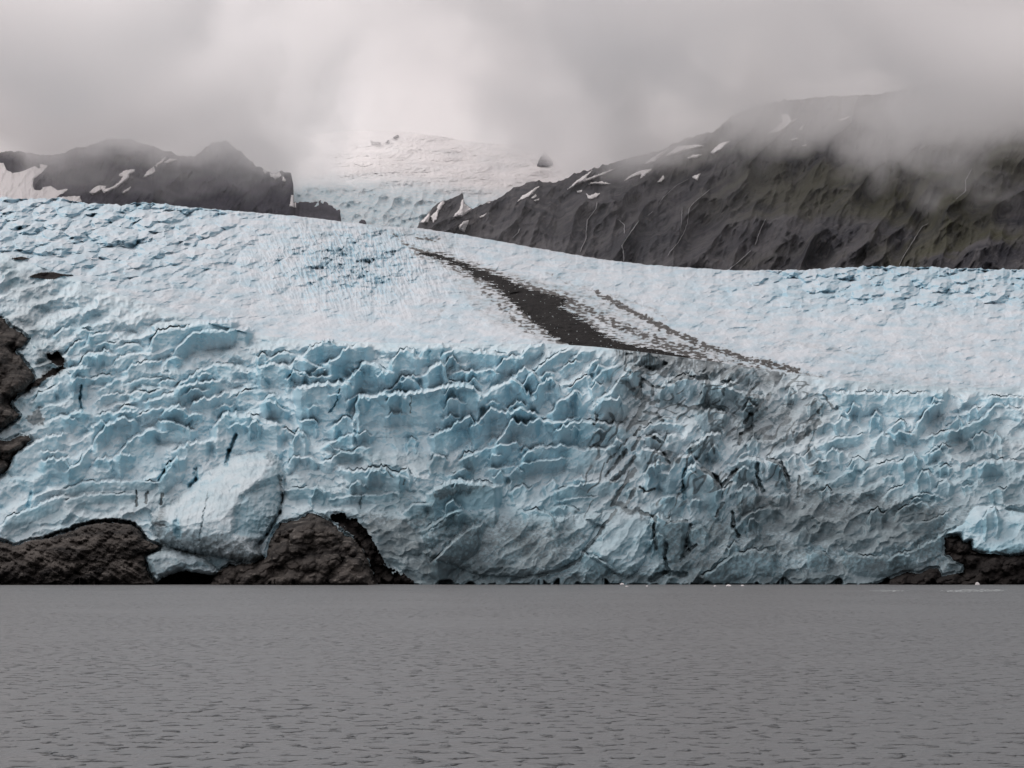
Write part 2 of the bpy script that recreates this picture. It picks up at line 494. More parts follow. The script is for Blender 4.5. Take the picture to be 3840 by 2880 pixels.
RIDGES = [
    ('A0', [(830, 330), (900, 270), (1000, 310)], 120), ('A0', [(1000, 250), (1100, 215), (1200, 220), (1250, 260)], 80),
    ('A0', [(830, 215), (900, 200), (1000, 215)], 70), ('A0', [(640, 450), (730, 340), (800, 310), (860, 300), (960, 330)], 160),
    ('A0', [(960, 420), (1000, 350), (1080, 315), (1200, 305)], 110), ('A0', [(1060, 470), (1140, 400), (1250, 370), (1400, 360)], 120),
    ('A0', [(1260, 270), (1360, 120), (1500, 90), (1600, 80), (1750, 40), (2050, 25)], 220),
    ('A0', [(1480, 310), (1600, 180), (1700, 110), (1770, 110), (1960, 100), (2180, 90)], 150),
    ('A0', [(1500, 600), (1600, 530), (1740, 440), (1850, 400), (1950, 390), (2050, 430)], 150),
    ('A0', [(1250, 720), (1400, 670), (1500, 640), (1640, 560), (1850, 540), (1900, 540)], 220),
    ('A0', [(1640, 760), (1680, 720), (1760, 690), (1820, 695), (1920, 650), (1990, 640)], 190),
    ('A0', [(1200, 680), (1250, 640), (1400, 620)], 100), ('A0', [(820, 830), (950, 810), (1150, 790), (1200, 775)], 120),
    ('A0', [(1180, 850), (1300, 780), (1400, 770), (1450, 780)], 110), ('A0', [(1450, 800), (1500, 770), (1560, 780), (1640, 820), (1720, 830)], 100),
    ('A0', [(800, 1100), (860, 1020), (920, 920), (1000, 880), (1060, 860), (1180, 890)], 220),
    ('A0', [(1000, 1200), (1100, 1080), (1180, 1010), (1300, 960), (1350, 950)], 240),
    ('A0', [(1340, 900), (1450, 890), (1530, 900), (1640, 950), (1700, 970)], 170),
    ('A0', [(1830, 980), (1880, 880), (1950, 825), (2050, 830), (2212, 860), (2330, 900), (2450, 930)], 330),
    ('A0', [(1500, 1140), (1640, 1080), (1740, 1060), (1830, 1040)], 200), ('A0', [(100, 1190), (180, 1130), (300, 1060), (420, 1020), (560, 1000)], 170),
    ('A0', [(340, 1150), (420, 1140), (560, 1160)], 90), ('A0', [(680, 110), (720, 90), (800, 100)], 70),
    ('A0', [(720, 240), (780, 150), (900, 115), (960, 125)], 110), ('A0', [(560, 860), (680, 800), (760, 790)], 120),
    ('A0', [(480, 500), (560, 470), (620, 480), (660, 440)], 200), ('A0', [(620, 440), (690, 420), (760, 440)], 260),
    ('A0', [(260, 720), (330, 660), (420, 600), (520, 560)], 130), ('A0', [(450, 150), (520, 90), (620, 70)], 90),
    ('A0', [(560, 300), (640, 200), (700, 190)], 110), ('A0', [(1080, 560), (1200, 520), (1400, 500)], 60),
    ('A0', [(840, 620), (960, 560), (1060, 500)], 110), ('A0', [(780, 740), (900, 660), (1000, 640), (1080, 660)], 80),
    ('A1', [(380, 330), (480, 250), (580, 200), (640, 195), (720, 220), (800, 230)], 180),
    ('A1', [(590, 400), (700, 330), (800, 260), (900, 235), (1000, 240)], 220), ('A1', [(80, 370), (180, 300), (270, 285), (340, 320)], 80),
    ('A1', [(290, 400), (340, 345), (420, 370), (520, 400), (590, 410)], 120), ('A1', [(0, 440), (60, 400), (200, 400), (300, 430)], 190),
    ('A1', [(300, 460), (400, 455), (470, 500), (640, 490)], 90), ('A1', [(340, 610), (450, 590), (600, 570), (720, 560), (780, 560), (830, 600)], 310),
    ('A1', [(750, 530), (850, 480), (920, 400), (980, 390), (1060, 410), (1130, 450), (1180, 480)], 230),
    ('A1', [(1130, 450), (1180, 380), (1240, 280), (1300, 260), (1370, 290), (1420, 340)], 230),
    ('A1', [(1400, 320), (1500, 240), (1600, 220), (1680, 240)], 130),
    ('A1', [(1600, 330), (1700, 250), (1800, 280), (1900, 285), (2000, 300), (2140, 310), (2170, 330)], 150),
    ('A1', [(1060, 650), (1180, 590), (1270, 490), (1340, 520), (1400, 560), (1430, 600)], 130),
    ('A1', [(1440, 500), (1520, 430), (1600, 375), (1640, 470), (1660, 530)], 220),
    ('A1', [(1650, 530), (1720, 540), (1850, 540), (1890, 510), (1950, 570)], 80),
    ('A1', [(1690, 490), (1760, 450), (1900, 450), (2030, 430), (2100, 480)], 100), ('A1', [(2060, 440), (2130, 360), (2212, 330), (2300, 350)], 150),
    ('A1', [(835, 900), (860, 740), (900, 680), (1060, 660), (1330, 650), (1380, 640), (1500, 620), (1640, 590), (1800, 580), (1880, 600), (1960, 690)], 360),
    ('A1', [(1940, 670), (2040, 620), (2130, 570), (2212, 530), (2272, 560), (2382, 680)], 260),
    ('A1', [(1500, 1030), (1650, 960), (1740, 900), (1850, 840), (1880, 920), (1960, 860), (2030, 780), (2090, 810), (2212, 810), (2290, 775), (2400, 820), (2450, 840)], 210),
    ('A1', [(2040, 1100), (2150, 990), (2212, 880), (2250, 890), (2340, 910), (2460, 870), (2580, 900), (2760, 870)], 230),
    ('A2', [(370, 980), (450, 930), (560, 900), (640, 880), (720, 900), (880, 910), (1000, 950)], 200),
    ('A1', [(1740, 1240), (1980, 1120), (2100, 1095), (2240, 1070), (2300, 1100)], 150), ('A1', [(600, 1080), (700, 1040), (800, 1000), (860, 1005)], 90),
    ('A1', [(870, 1010), (920, 960), (1000, 1000)], 90), ('A1', [(380, 880), (430, 870), (500, 860), (530, 930)], 140),
    ('A1', [(230, 950), (260, 940), (340, 1000)], 110), ('A1', [(50, 750), (130, 700), (200, 740), (270, 810)], 150),
    ('A1', [(540, 1130), (640, 1080), (720, 1130), (860, 1150)], 60), ('A1', [(640, 950), (720, 880), (790, 850), (840, 880)], 150),
    ('A1', [(1640, 640), (1660, 590), (1700, 560), (1730, 600)], 80),
    ('A2', [(0, 510), (120, 410), (200, 480), (260, 560)], 180), ('A2', [(170, 670), (260, 550), (320, 500), (380, 560), (430, 670)], 190),
    ('A2', [(200, 460), (300, 370), (440, 270), (510, 250)], 130), ('A2', [(490, 600), (600, 510), (640, 490), (700, 540)], 100),
    ('A2', [(310, 830), (430, 710), (530, 620), (580, 680), (620, 730)], 240), ('A2', [(690, 780), (780, 710), (850, 680), (900, 700), (940, 690), (1000, 760)], 200),
    ('A2', [(740, 690), (850, 640), (960, 480), (1000, 430), (1110, 440)], 220), ('A2', [(420, 440), (480, 380), (600, 360)], 100),
    ('A2', [(660, 420), (700, 370), (740, 360)], 100), ('A2', [(700, 530), (800, 440), (910, 400)], 80), ('A2', [(1240, 650), (1320, 560), (1420, 570), (1450, 640)], 160),
    ('A2', [(1380, 540), (1470, 490), (1560, 510)], 200), ('A2', [(1610, 700), (1680, 540), (1760, 560), (1900, 600), (2040, 660), (2180, 690)], 200),
    ('A2', [(1600, 820), (1650, 780), (1750, 800), (1870, 830)], 220), ('A2', [(1560, 1120), (1680, 990), (1800, 1010), (1830, 1100)], 220),
    ('A2', [(1120, 960), (1200, 910), (1350, 890), (1500, 920)], 65), ('A2', [(1150, 1010), (1230, 1000), (1320, 1060)], 110),
    ('A2', [(60, 1230), (130, 1150), (250, 1110), (460, 1090), (500, 1110), (640, 1130), (880, 1110)], 200),
    ('A2', [(1070, 1160), (1130, 1130), (1220, 1130), (1320, 1190)], 200), ('A2', [(1060, 400), (1120, 310), (1200, 290), (1290, 360)], 120),
    ('A2', [(1880, 460), (1960, 420), (2080, 430), (2120, 500)], 130), ('A2', [(60, 330), (150, 240), (260, 220)], 110),
    ('A2', [(540, 330), (600, 270), (700, 260)], 100), ('A2', [(0, 780), (60, 770), (130, 800), (260, 830)], 120),
    ('A3', [(1860, 850), (1960, 740), (2110, 760), (2212, 790)], 110), ('A3', [(590, 640), (860, 640), (1100, 650), (1400, 650), (1560, 620)], 190),
    ('A3', [(1100, 1000), (1170, 960), (1250, 1000)], 110), ('A3', [(900, 1050), (980, 990), (1080, 1040)], 160),
    ('A3', [(440, 1080), (600, 1030), (700, 1010), (830, 1000)], 90), ('A3', [(1430, 1150), (1500, 1090), (1580, 1120)], 90),
    ('A3', [(1850, 680), (2000, 665), (2212, 680)], 90), ('A3', [(580, 900), (640, 860), (690, 880)], 110),
    ('A3', [(1240, 980), (1330, 860), (1400, 760), (1480, 720)], 130), ('A3', [(1380, 1010), (1560, 980), (1780, 900), (1900, 840)], 130),
    ('B0', [(340, 130), (450, 100), (560, 120), (620, 200)], 150), ('B0', [(560, 210), (700, 120), (790, 10)], 170),
    ('B0', [(0, 690), (100, 600), (200, 560), (380, 480), (480, 440), (560, 400)], 120), ('B0', [(550, 365), (720, 300), (950, 295), (1180, 290), (1350, 300)], 75),
    ('B0', [(560, 470), (720, 410), (950, 400), (1180, 410)], 80), ('B0', [(1380, 290), (1440, 170), (1520, 110), (1600, 100)], 200),
    ('B1', [(540, 130), (650, 120), (720, 40), (790, 40), (880, 60)], 100), ('B1', [(770, 200), (900, 215), (1000, 190), (1080, 180), (1150, 195), (1290, 270)], 190),
    ('B1', [(1490, 400), (1600, 340), (1700, 310), (1850, 315), (2000, 330), (2110, 345)], 350),
    ('B1', [(1640, 250), (1700, 220), (1780, 195), (1860, 200)], 100), ('B1', [(2000, 200), (2040, 180), (2212, 170), (2320, 140), (2520, 110), (2690, 90)], 110),
    ('B1', [(640, 450), (900, 410), (1050, 410), (1220, 390)], 70), ('B1', [(1260, 570), (1350, 500), (1500, 490)], 110),
    ('B1', [(250, 370), (420, 350), (600, 360), (700, 400)], 90), ('B1', [(250, 190), (330, 90), (450, 80), (540, 130)], 110),
    ('B1', [(1440, 740), (1560, 640), (1700, 560), (1800, 560)], 200), ('B1', [(1520, 1000), (1700, 830), (1860, 700), (1960, 660)], 240),
    ('B2', [(350, 400), (500, 340), (700, 300), (940, 290)], 130), ('B2', [(480, 300), (560, 270), (640, 290)], 60),
    ('B2', [(400, 470), (560, 430), (760, 430)], 65), ('B2', [(350, 510), (460, 500), (600, 560)], 70),
    ('B2', [(100, 560), (200, 540), (300, 580), (420, 680)], 160),
    ('B2', [(1160, 230), (1210, 160), (1280, 125), (1295, 210)], 220), ('B2', [(1280, 225), (1360, 220), (1430, 100), (1470, 80), (1560, 85), (1640, 170)], 260),
    ('B2', [(1505, 230), (1530, 175), (1590, 170), (1680, 200), (1740, 260), (1800, 360), (1820, 480)], 340),
    ('B2', [(1960, 390), (2000, 330), (2080, 340), (2120, 420)], 240), ('B2', [(1225, 640), (1260, 590), (1340, 640), (1510, 650)], 350),
    ('B2', [(1280, 450), (1400, 430), (1500, 470)], 150), ('B2', [(1900, 730), (2000, 620), (2120, 550), (2212, 520), (2300, 540)], 130),
    ('B2', [(1810, 370), (1870, 340), (1920, 320)], 120), ('B2', [(1820, 170), (1920, 150), (1990, 60), (2040, 30)], 70),
    ('B2', [(600, 920), (700, 940), (850, 1040)], 130), ('B2', [(1930, 150), (2050, 100), (2140, 110), (2200, 200)], 220),
    ('B2', [(1520, 720), (1620, 690), (1700, 760)], 200), ('B2', [(1640, 1130), (1900, 950), (2100, 900), (2300, 920)], 200),
    ('B3', [(640, 890), (760, 940), (900, 960), (1050, 955), (1200, 910), (1400, 830), (1540, 740)], 160),
    ('B3', [(780, 260), (850, 200), (1000, 130), (1180, 130)], 110), ('B3', [(1280, 400), (1400, 400), (1560, 440)], 70),
    ('B3', [(1100, 600), (1180, 510), (1300, 480), (1440, 500)], 90), ('B3', [(320, 920), (500, 910), (560, 980)], 160),
    ('B3', [(0, 100), (110, 120), (180, 300)], 150), ('B3', [(340, 150), (440, 110), (520, 120)], 120),
    ('B3', [(980, 440), (1080, 370), (1200, 330)], 90), ('B3', [(1700, 200), (1850, 130), (2000, 110), (2200, 130)], 130),
    ('B3', [(560, 290), (620, 240), (740, 200), (770, 150)], 90), ('B3', [(1160, 660), (1400, 640), (1560, 560)], 90),
]
serac_faces = []
_rj = np.random.RandomState(3)


def add_ridge(tile, pts, L, k=1.12, part=True):
    p = np.array(T(tile, pts) if tile else pts)
    p = p[np.argsort(p[:, 0])]
    L = L / 8.64
    x0, x1 = p[0, 0] - 3.5, p[-1, 0] + 3.5
    c0, c1 = np.searchsorted(PXC, [x0 - 4, x1 + 4])
    if c1 - c0 < 3:
        return
    sd = _rj.randint(1000)
    py = PY[:, c0:c1]
    x = PX[:, c0:c1] + 2.2 * perlin(py / 9.0, PX[:, c0:c1] / 30 + sd, sd)
    yc = np.interp(x, p[:, 0], p[:, 1])
    xs = PXC[c0:c1]
    yc_s = yc + 0.8 * fbm(xs / 9.0, xs * 0.05 + sd + 0.4, sd, 2, 0.5)
    spike = np.clip(1 - 2.4 * np.abs(perlin(xs / 9.0, xs * 0.031 + sd + 0.4, sd + 1)), 0, 1)
    spike2 = np.clip(1 - 2.4 * np.abs(perlin(xs / 4.0, xs * 0.07 + sd + 0.4, sd + 2)), 0, 1)
    yc = yc + 1.0 * fbm(xs / 8.0, xs * 0.043 + sd + 0.4, sd, 3, 0.5) - min(2.6, 0.11 * L + 0.6) * spike - 0.5 * spike2 * np.clip(0.3 + 1.6 * perlin(xs / 15.0, xs * 0 + sd + 0.4, sd + 5), 0, 1) + 0.7
    span = p[-1, 0] - p[0, 0]
    tw = min(10.0, 0.30 * span + 1.5)
    w = sstep(x, x0, x0 + tw) * sstep(-x, -x1, -x1 + tw)
    Le = L * (0.4 + 0.6 * w)
    s0 = py - yc_s
    s = py - yc
    e = 1.4 + 0.07 * L
    g = np.where(s < 0, sstep(s, -e, 0.4), np.clip(1 - np.maximum(s0, 0) / Le, 0, 1) ** 0.9)
    moat = 0.17 * L * np.exp(-np.maximum(-s - e, 0) / (0.22 * L + 1.5)) * (s < -0.5 * e) * sstep(py - brow[c0:c1], 3, 12)
    OFF[:, c0:c1] -= (k * L * g - moat) * w
    face = (s > 0.4) & (s < 0.8 * Le) & (w > 0.35)
    fall = np.where(s > 0, np.clip(1 - s / Le, 0, 1), 0) * w
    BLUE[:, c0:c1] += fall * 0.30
    CALM[:, c0:c1] = np.maximum(CALM[:, c0:c1], np.where(s > -e, np.clip(1.5 - s / Le, 0, 1), 0) * w)
    if part and L > 12.5:
        m = np.zeros((R, C), bool)
        m[:, c0:c1] = face
        serac_faces.append(m)


# smaller pinnacles and fins between the big ones
_rp = np.random.RandomState(21)
_seen = []
for i_ in range(420):
    x_, y_ = _rp.uniform(30, 1010), _rp.uniform(352, 560)
    if y_ < np.interp(x_, PXC, brow) + 7 or (x_ < 300 and y_ > 470) or (x_ < 60) or (150 < x_ < 290 and y_ > 440):
        continue
    if y_ > 490 and _rp.rand() < 0.75:
        continue
    if any(abs(x_ - a_) < 17 and abs(y_ - b_) < 15 for a_, b_ in _seen) or len(_seen) > 130:
        continue
    _seen.append((x_, y_))
    w_ = _rp.uniform(3.0, 9.5) * (1.5 if x_ < 250 else 1.0)
    h_ = w_ * _rp.uniform(0.5, 1.25) * (0.5 if x_ < 250 else 1.0)
    lean = _rp.uniform(-0.15, 0.55) * w_
    slope = -0.35 * w_
    q_ = [(x_ - w_, y_ + h_ - slope * 0.6), (x_ - 0.4 * w_, y_ + 0.35 * h_), (x_ + lean, y_), (x_ + 0.65 * w_ + 0.3 * lean, y_ + 0.45 * h_), (x_ + w_ + 0.5 * lean, y_ + h_ + slope * 0.6)]
    add_ridge(None, q_, 8.64 * _rp.uniform(1.1, 2.0) * (h_ + 4), 0.75, False)
for t_, p_, l_ in RIDGES:
    add_ridge(t_, p_, l_, 0.72 if t_ == 'A0' else (0.85 if t_ in ('B2', 'B3', 'A3') else 1.0))


def blob(pts, bulge, Rad, crack=0.0, calm=0.7, warp=1.2, power=1.0):
    """Rounded mass standing proud of the ice around it; returns its outline mask."""
    q = np.array(pts)
    x0, y0 = q.min(0) - 6
    x1, y1 = q.max(0) + 6
    c0, c1 = np.searchsorted(PXC, [x0, x1])
    px, py = PX[:NL, c0:c1], PY[:NL, c0:c1]
    wx = px + warp * fbm(px / 6, py / 6, 11, 3)
    wy = py + warp * fbm(px / 6, py / 6, 23, 3)
    box = (py > y0) & (py < y1)
    d = np.full(px.shape, -99.0)
    d[box] = sdist(wx[box], wy[box], pts)
    u = np.clip(d / Rad, 0, 1) ** power
    ABS[:NL, c0:c1] -= bulge * np.sqrt(u * (2 - u))
    if crack:
        ABS[:NL, c0:c1] += crack * np.clip(1 - np.abs(d + 1.2) / 1.8, 0, 1)
    CALM[:NL, c0:c1] = np.maximum(CALM[:NL, c0:c1], np.where(d > 0, calm, 0))
    m = np.zeros((R, C), bool)
    m[:NL, c0:c1] = d > 0
    return m


def paint(field, pts, amount, soft=2.0, warp=1.5, closed=True, width=1.0):
    q = np.array(pts)
    pad = soft * 2 + width + 6
    x0, y0 = q.min(0) - pad
    x1, y1 = q.max(0) + pad
    c0, c1 = np.searchsorted(PXC, [x0, x1])
    px, py = PX[:, c0:c1], PY[:, c0:c1]
    box = (py > y0) & (py < y1)
    wx = px[box] + warp * fbm(px[box] / 5, py[box] / 5, 31, 3)
    wy = py[box] + warp * fbm(px[box] / 5, py[box] / 5, 47, 3)
    if closed:
        w = sstep(sdist(wx, wy, pts), -soft, soft)
    else:
        w = 1 - sstep(seg_dist(wx, wy, pts), width * 0.4, width * 0.4 + soft)
    sub = field[:, c0:c1]
    sub[box] = sub[box] + amount * w


def crack(pts, width, depth, dirt=0.0, blue=0.0, warp=0.5):
    width *= 1.05 if 480 < pts[0][0] < 860 else 0.85
    q = np.array(pts, float)
    n = len(q)
    for i in range(n - 1):                      # thinner towards both ends
        k0 = 0.45 if n == 2 else (0.5 + 0.5 * min(1, min(i + 0.5, n - 1.5 - i)))
        sg = [tuple(q[i]), tuple(q[i + 1])]
        paint(ABS, sg, depth * 0.65 * k0, width, warp + 0.7, False, width * k0)
        if dirt:
            paint(DIRT_SHADE, sg, dirt * 1.9, width * 0.8, warp + 0.9, False, width * k0)
        if blue:
            paint(BLUE, sg, blue * 0.8, width * 1.5, warp + 0.5, False, width)


# the pale smooth lobe at the shore
LOBE = T('B0', [(1310, 560), (1480, 490), (1570, 410), (1640, 340), (1730, 260), (1830, 190), (1960, 120), (2080, 60), (2212, 40),
                (2302, 22), (2382, 60), (2442, 130), (2460, 250), (2440, 430), (2420, 560), (2332, 700), (2240, 820), (2270, 930),
                (2180, 1010), (2000, 960), (1800, 930), (1640, 910), (1500, 860), (1380, 800), (1340, 700), (1300, 640)])
# the grey debris ice under it, and the cave
BLOCK = T('B0', [(1250, 930), (1350, 890), (1500, 870), (1640, 910), (1760, 950), (1850, 1020), (1900, 1080), (1850, 1100), (1750, 1085),
                 (1600, 1055), (1450, 1100), (1350, 1150), (1290, 1090)])
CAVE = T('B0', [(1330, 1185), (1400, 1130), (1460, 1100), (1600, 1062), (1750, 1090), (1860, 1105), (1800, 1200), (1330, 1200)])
# bedrock at the water's edge
ROCK_L = T('B0', [(-900, 700), (-400, 760), (0, 800), (130, 850), (250, 800), (380, 790), (620, 720), (700, 675), (900, 640), (1100, 650),
                  (1200, 700), (1260, 800), (1380, 850), (1360, 880), (1255, 915), (1250, 1020), (1290, 1100), (1345, 1170), (1350, 1260), (-900, 1260)])
ROCK_M = T('B1', [(-430, 1260), (-410, 1180), (-340, 1080), (-230, 1010), (-100, 1000), (0, 990), (80, 955), (110, 830), (160, 720), (230, 650),
                  (360, 620), (480, 560), (580, 600), (650, 650), (700, 690), (760, 750), (860, 800), (930, 900), (1000, 1060), (1060, 1260)])
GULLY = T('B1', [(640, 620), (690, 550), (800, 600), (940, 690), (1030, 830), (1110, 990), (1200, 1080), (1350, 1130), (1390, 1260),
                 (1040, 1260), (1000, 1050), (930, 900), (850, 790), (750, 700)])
ROCK_R = T('B3', [(930, 1180), (1050, 1130), (1200, 1075), (1310, 1090), (1400, 1040), (1470, 1050), (1500, 1110), (1600, 1090), (1690, 1080),
                  (1690, 1010), (1620, 980), (1560, 930), (1530, 920), (1525, 775), (1640, 760), (1680, 820), (1750, 810), (1760, 880),
                  (1850, 920), (1950, 910), (2050, 940), (2212, 925), (2500, 900), (3200, 850), (3200, 1260), (930, 1260)])
ROCK_W = T('A0', [(-900, -300), (-200, -60), (40, 0), (80, 60), (180, 110), (240, 170), (190, 240), (120, 270), (180, 330), (240, 410), (300, 490),
                  (260, 560), (230, 610), (160, 640), (80, 720), (130, 790), (170, 830), (100, 880), (0, 950), (-300, 1010), (-900, 1200)])
ROCK_B = T('A0', [(-900, 1230), (0, 1040), (60, 1045), (150, 1010), (240, 1000), (270, 1040), (200, 1110), (110, 1160), (90, 1244), (60, 1300),
                  (0, 1345), (-900, 1500)])
BOULDER = T('B2', [(620, 610), (740, 570), (850, 535), (950, 525), (1050, 535), (1130, 570), (1210, 620), (1235, 700), (1230, 830), (1180, 870),
                   (1130, 1000), (1000, 1130), (860, 1060), (700, 960), (640, 900), (740, 770), (800, 680)])
FACE_C = T('B1', [(1440, 760), (1600, 640), (1760, 560), (1900, 540), (2100, 520), (2300, 540), (2420, 580), (2560, 600), (2800, 570), (3000, 560),
                  (2900, 760), (2810, 890), (2700, 1010), (2500, 1090), (2212, 1120), (1900, 1100), (1700, 1000), (1500, 950)])
KNOB_R = T('B3', [(1540, 740), (1700, 640), (1740, 560), (1790, 500), (1850, 500), (1960, 490), (2080, 540), (2212, 560), (2500, 520), (2700, 700),
                  (2500, 900), (2212, 915), (2050, 935), (1880, 915), (1770, 880), (1750, 800), (1690, 810), (1640, 755)])

m_rock_l = blob(ROCK_L, 13, 24, 5.0, 0.5, 1.0)
m_rock_m = blob(ROCK_M, 20, 18, 3.0, 0.2, 1.2)
m_rock_r = blob(ROCK_R, 7, 12, 2.0, 0.5, 0.8)
m_rock_w = blob(ROCK_W, 22, 26, 7.0, 0.4, 1.2)
m_rock_b = blob(ROCK_B, 12, 12, 3.0, 0.4, 1.0)
HOLE_A = T('A0', [(440, 290), (500, 275), (556, 330), (545, 400), (470, 390), (430, 350), (400, 300)])
HOLE_B = T('A0', [(370, 480), (440, 430), (540, 398), (552, 420), (440, 490), (330, 560), (230, 615), (190, 610), (290, 540)])
m_hole_a = blob(HOLE_A, -3, 6, 0, 0.3, 1.6)
m_hole_b = blob(HOLE_B, -3, 5, 0, 0.3, 1.6)
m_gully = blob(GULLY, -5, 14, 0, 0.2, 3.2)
m_block = blob(BLOCK, 9, 8, 0, 0.2, 1.0)
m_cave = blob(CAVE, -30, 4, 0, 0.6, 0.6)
m_lobe = blob(LOBE, 30, 58, 0.6, 0.72, 1.3)
m_bould = blob(BOULDER, 7, 24, 0.6, 0.4, 1.4)
m_face = blob(FACE_C, 7, 26, 0.0, 0.4, 1.4)
m_knob = blob(KNOB_R, 9, 13, 1.0, 0.3, 0.8)
# lobe facets: shade of the right side put into blue and dirt
for f_, a_ in ((BLUE, 0.4), (DIRT_SHADE, 0.18)):
    paint(f_, T('B0', [(2212, 300), (2090, 420), (2040, 560), (2030, 740), (2250, 800), (2400, 640), (2450, 300), (2390, 120)]), a_, 3.0, 1.5)
paint(ABS, T('B0', [(2212, 330), (2080, 420), (2030, 560), (2020, 740), (2240, 760), (2400, 560), (2440, 250)]), 5.0, 4.0, 1.0)
for p_ in ([(1840, 290), (1920, 250)], [(1990, 370), (2060, 320)], [(1740, 310), (1790, 290)], [(2060, 110), (2120, 90)]):
    crack(T('B0', p_), 2.2, 1.6, 0.0, 0.35)
crack(T('B0', [(1520, 640), (1540, 750)]), 4.0, 7.0, 0.1, 0.8)
crack(T('B0', [(1800, 390), (1770, 520), (1740, 680), (1720, 800)]), 1.0, 1.5, 0.35)
crack(T('B0', [(1340, 660), (1410, 665)]), 2.2, 5.0, 1.0)

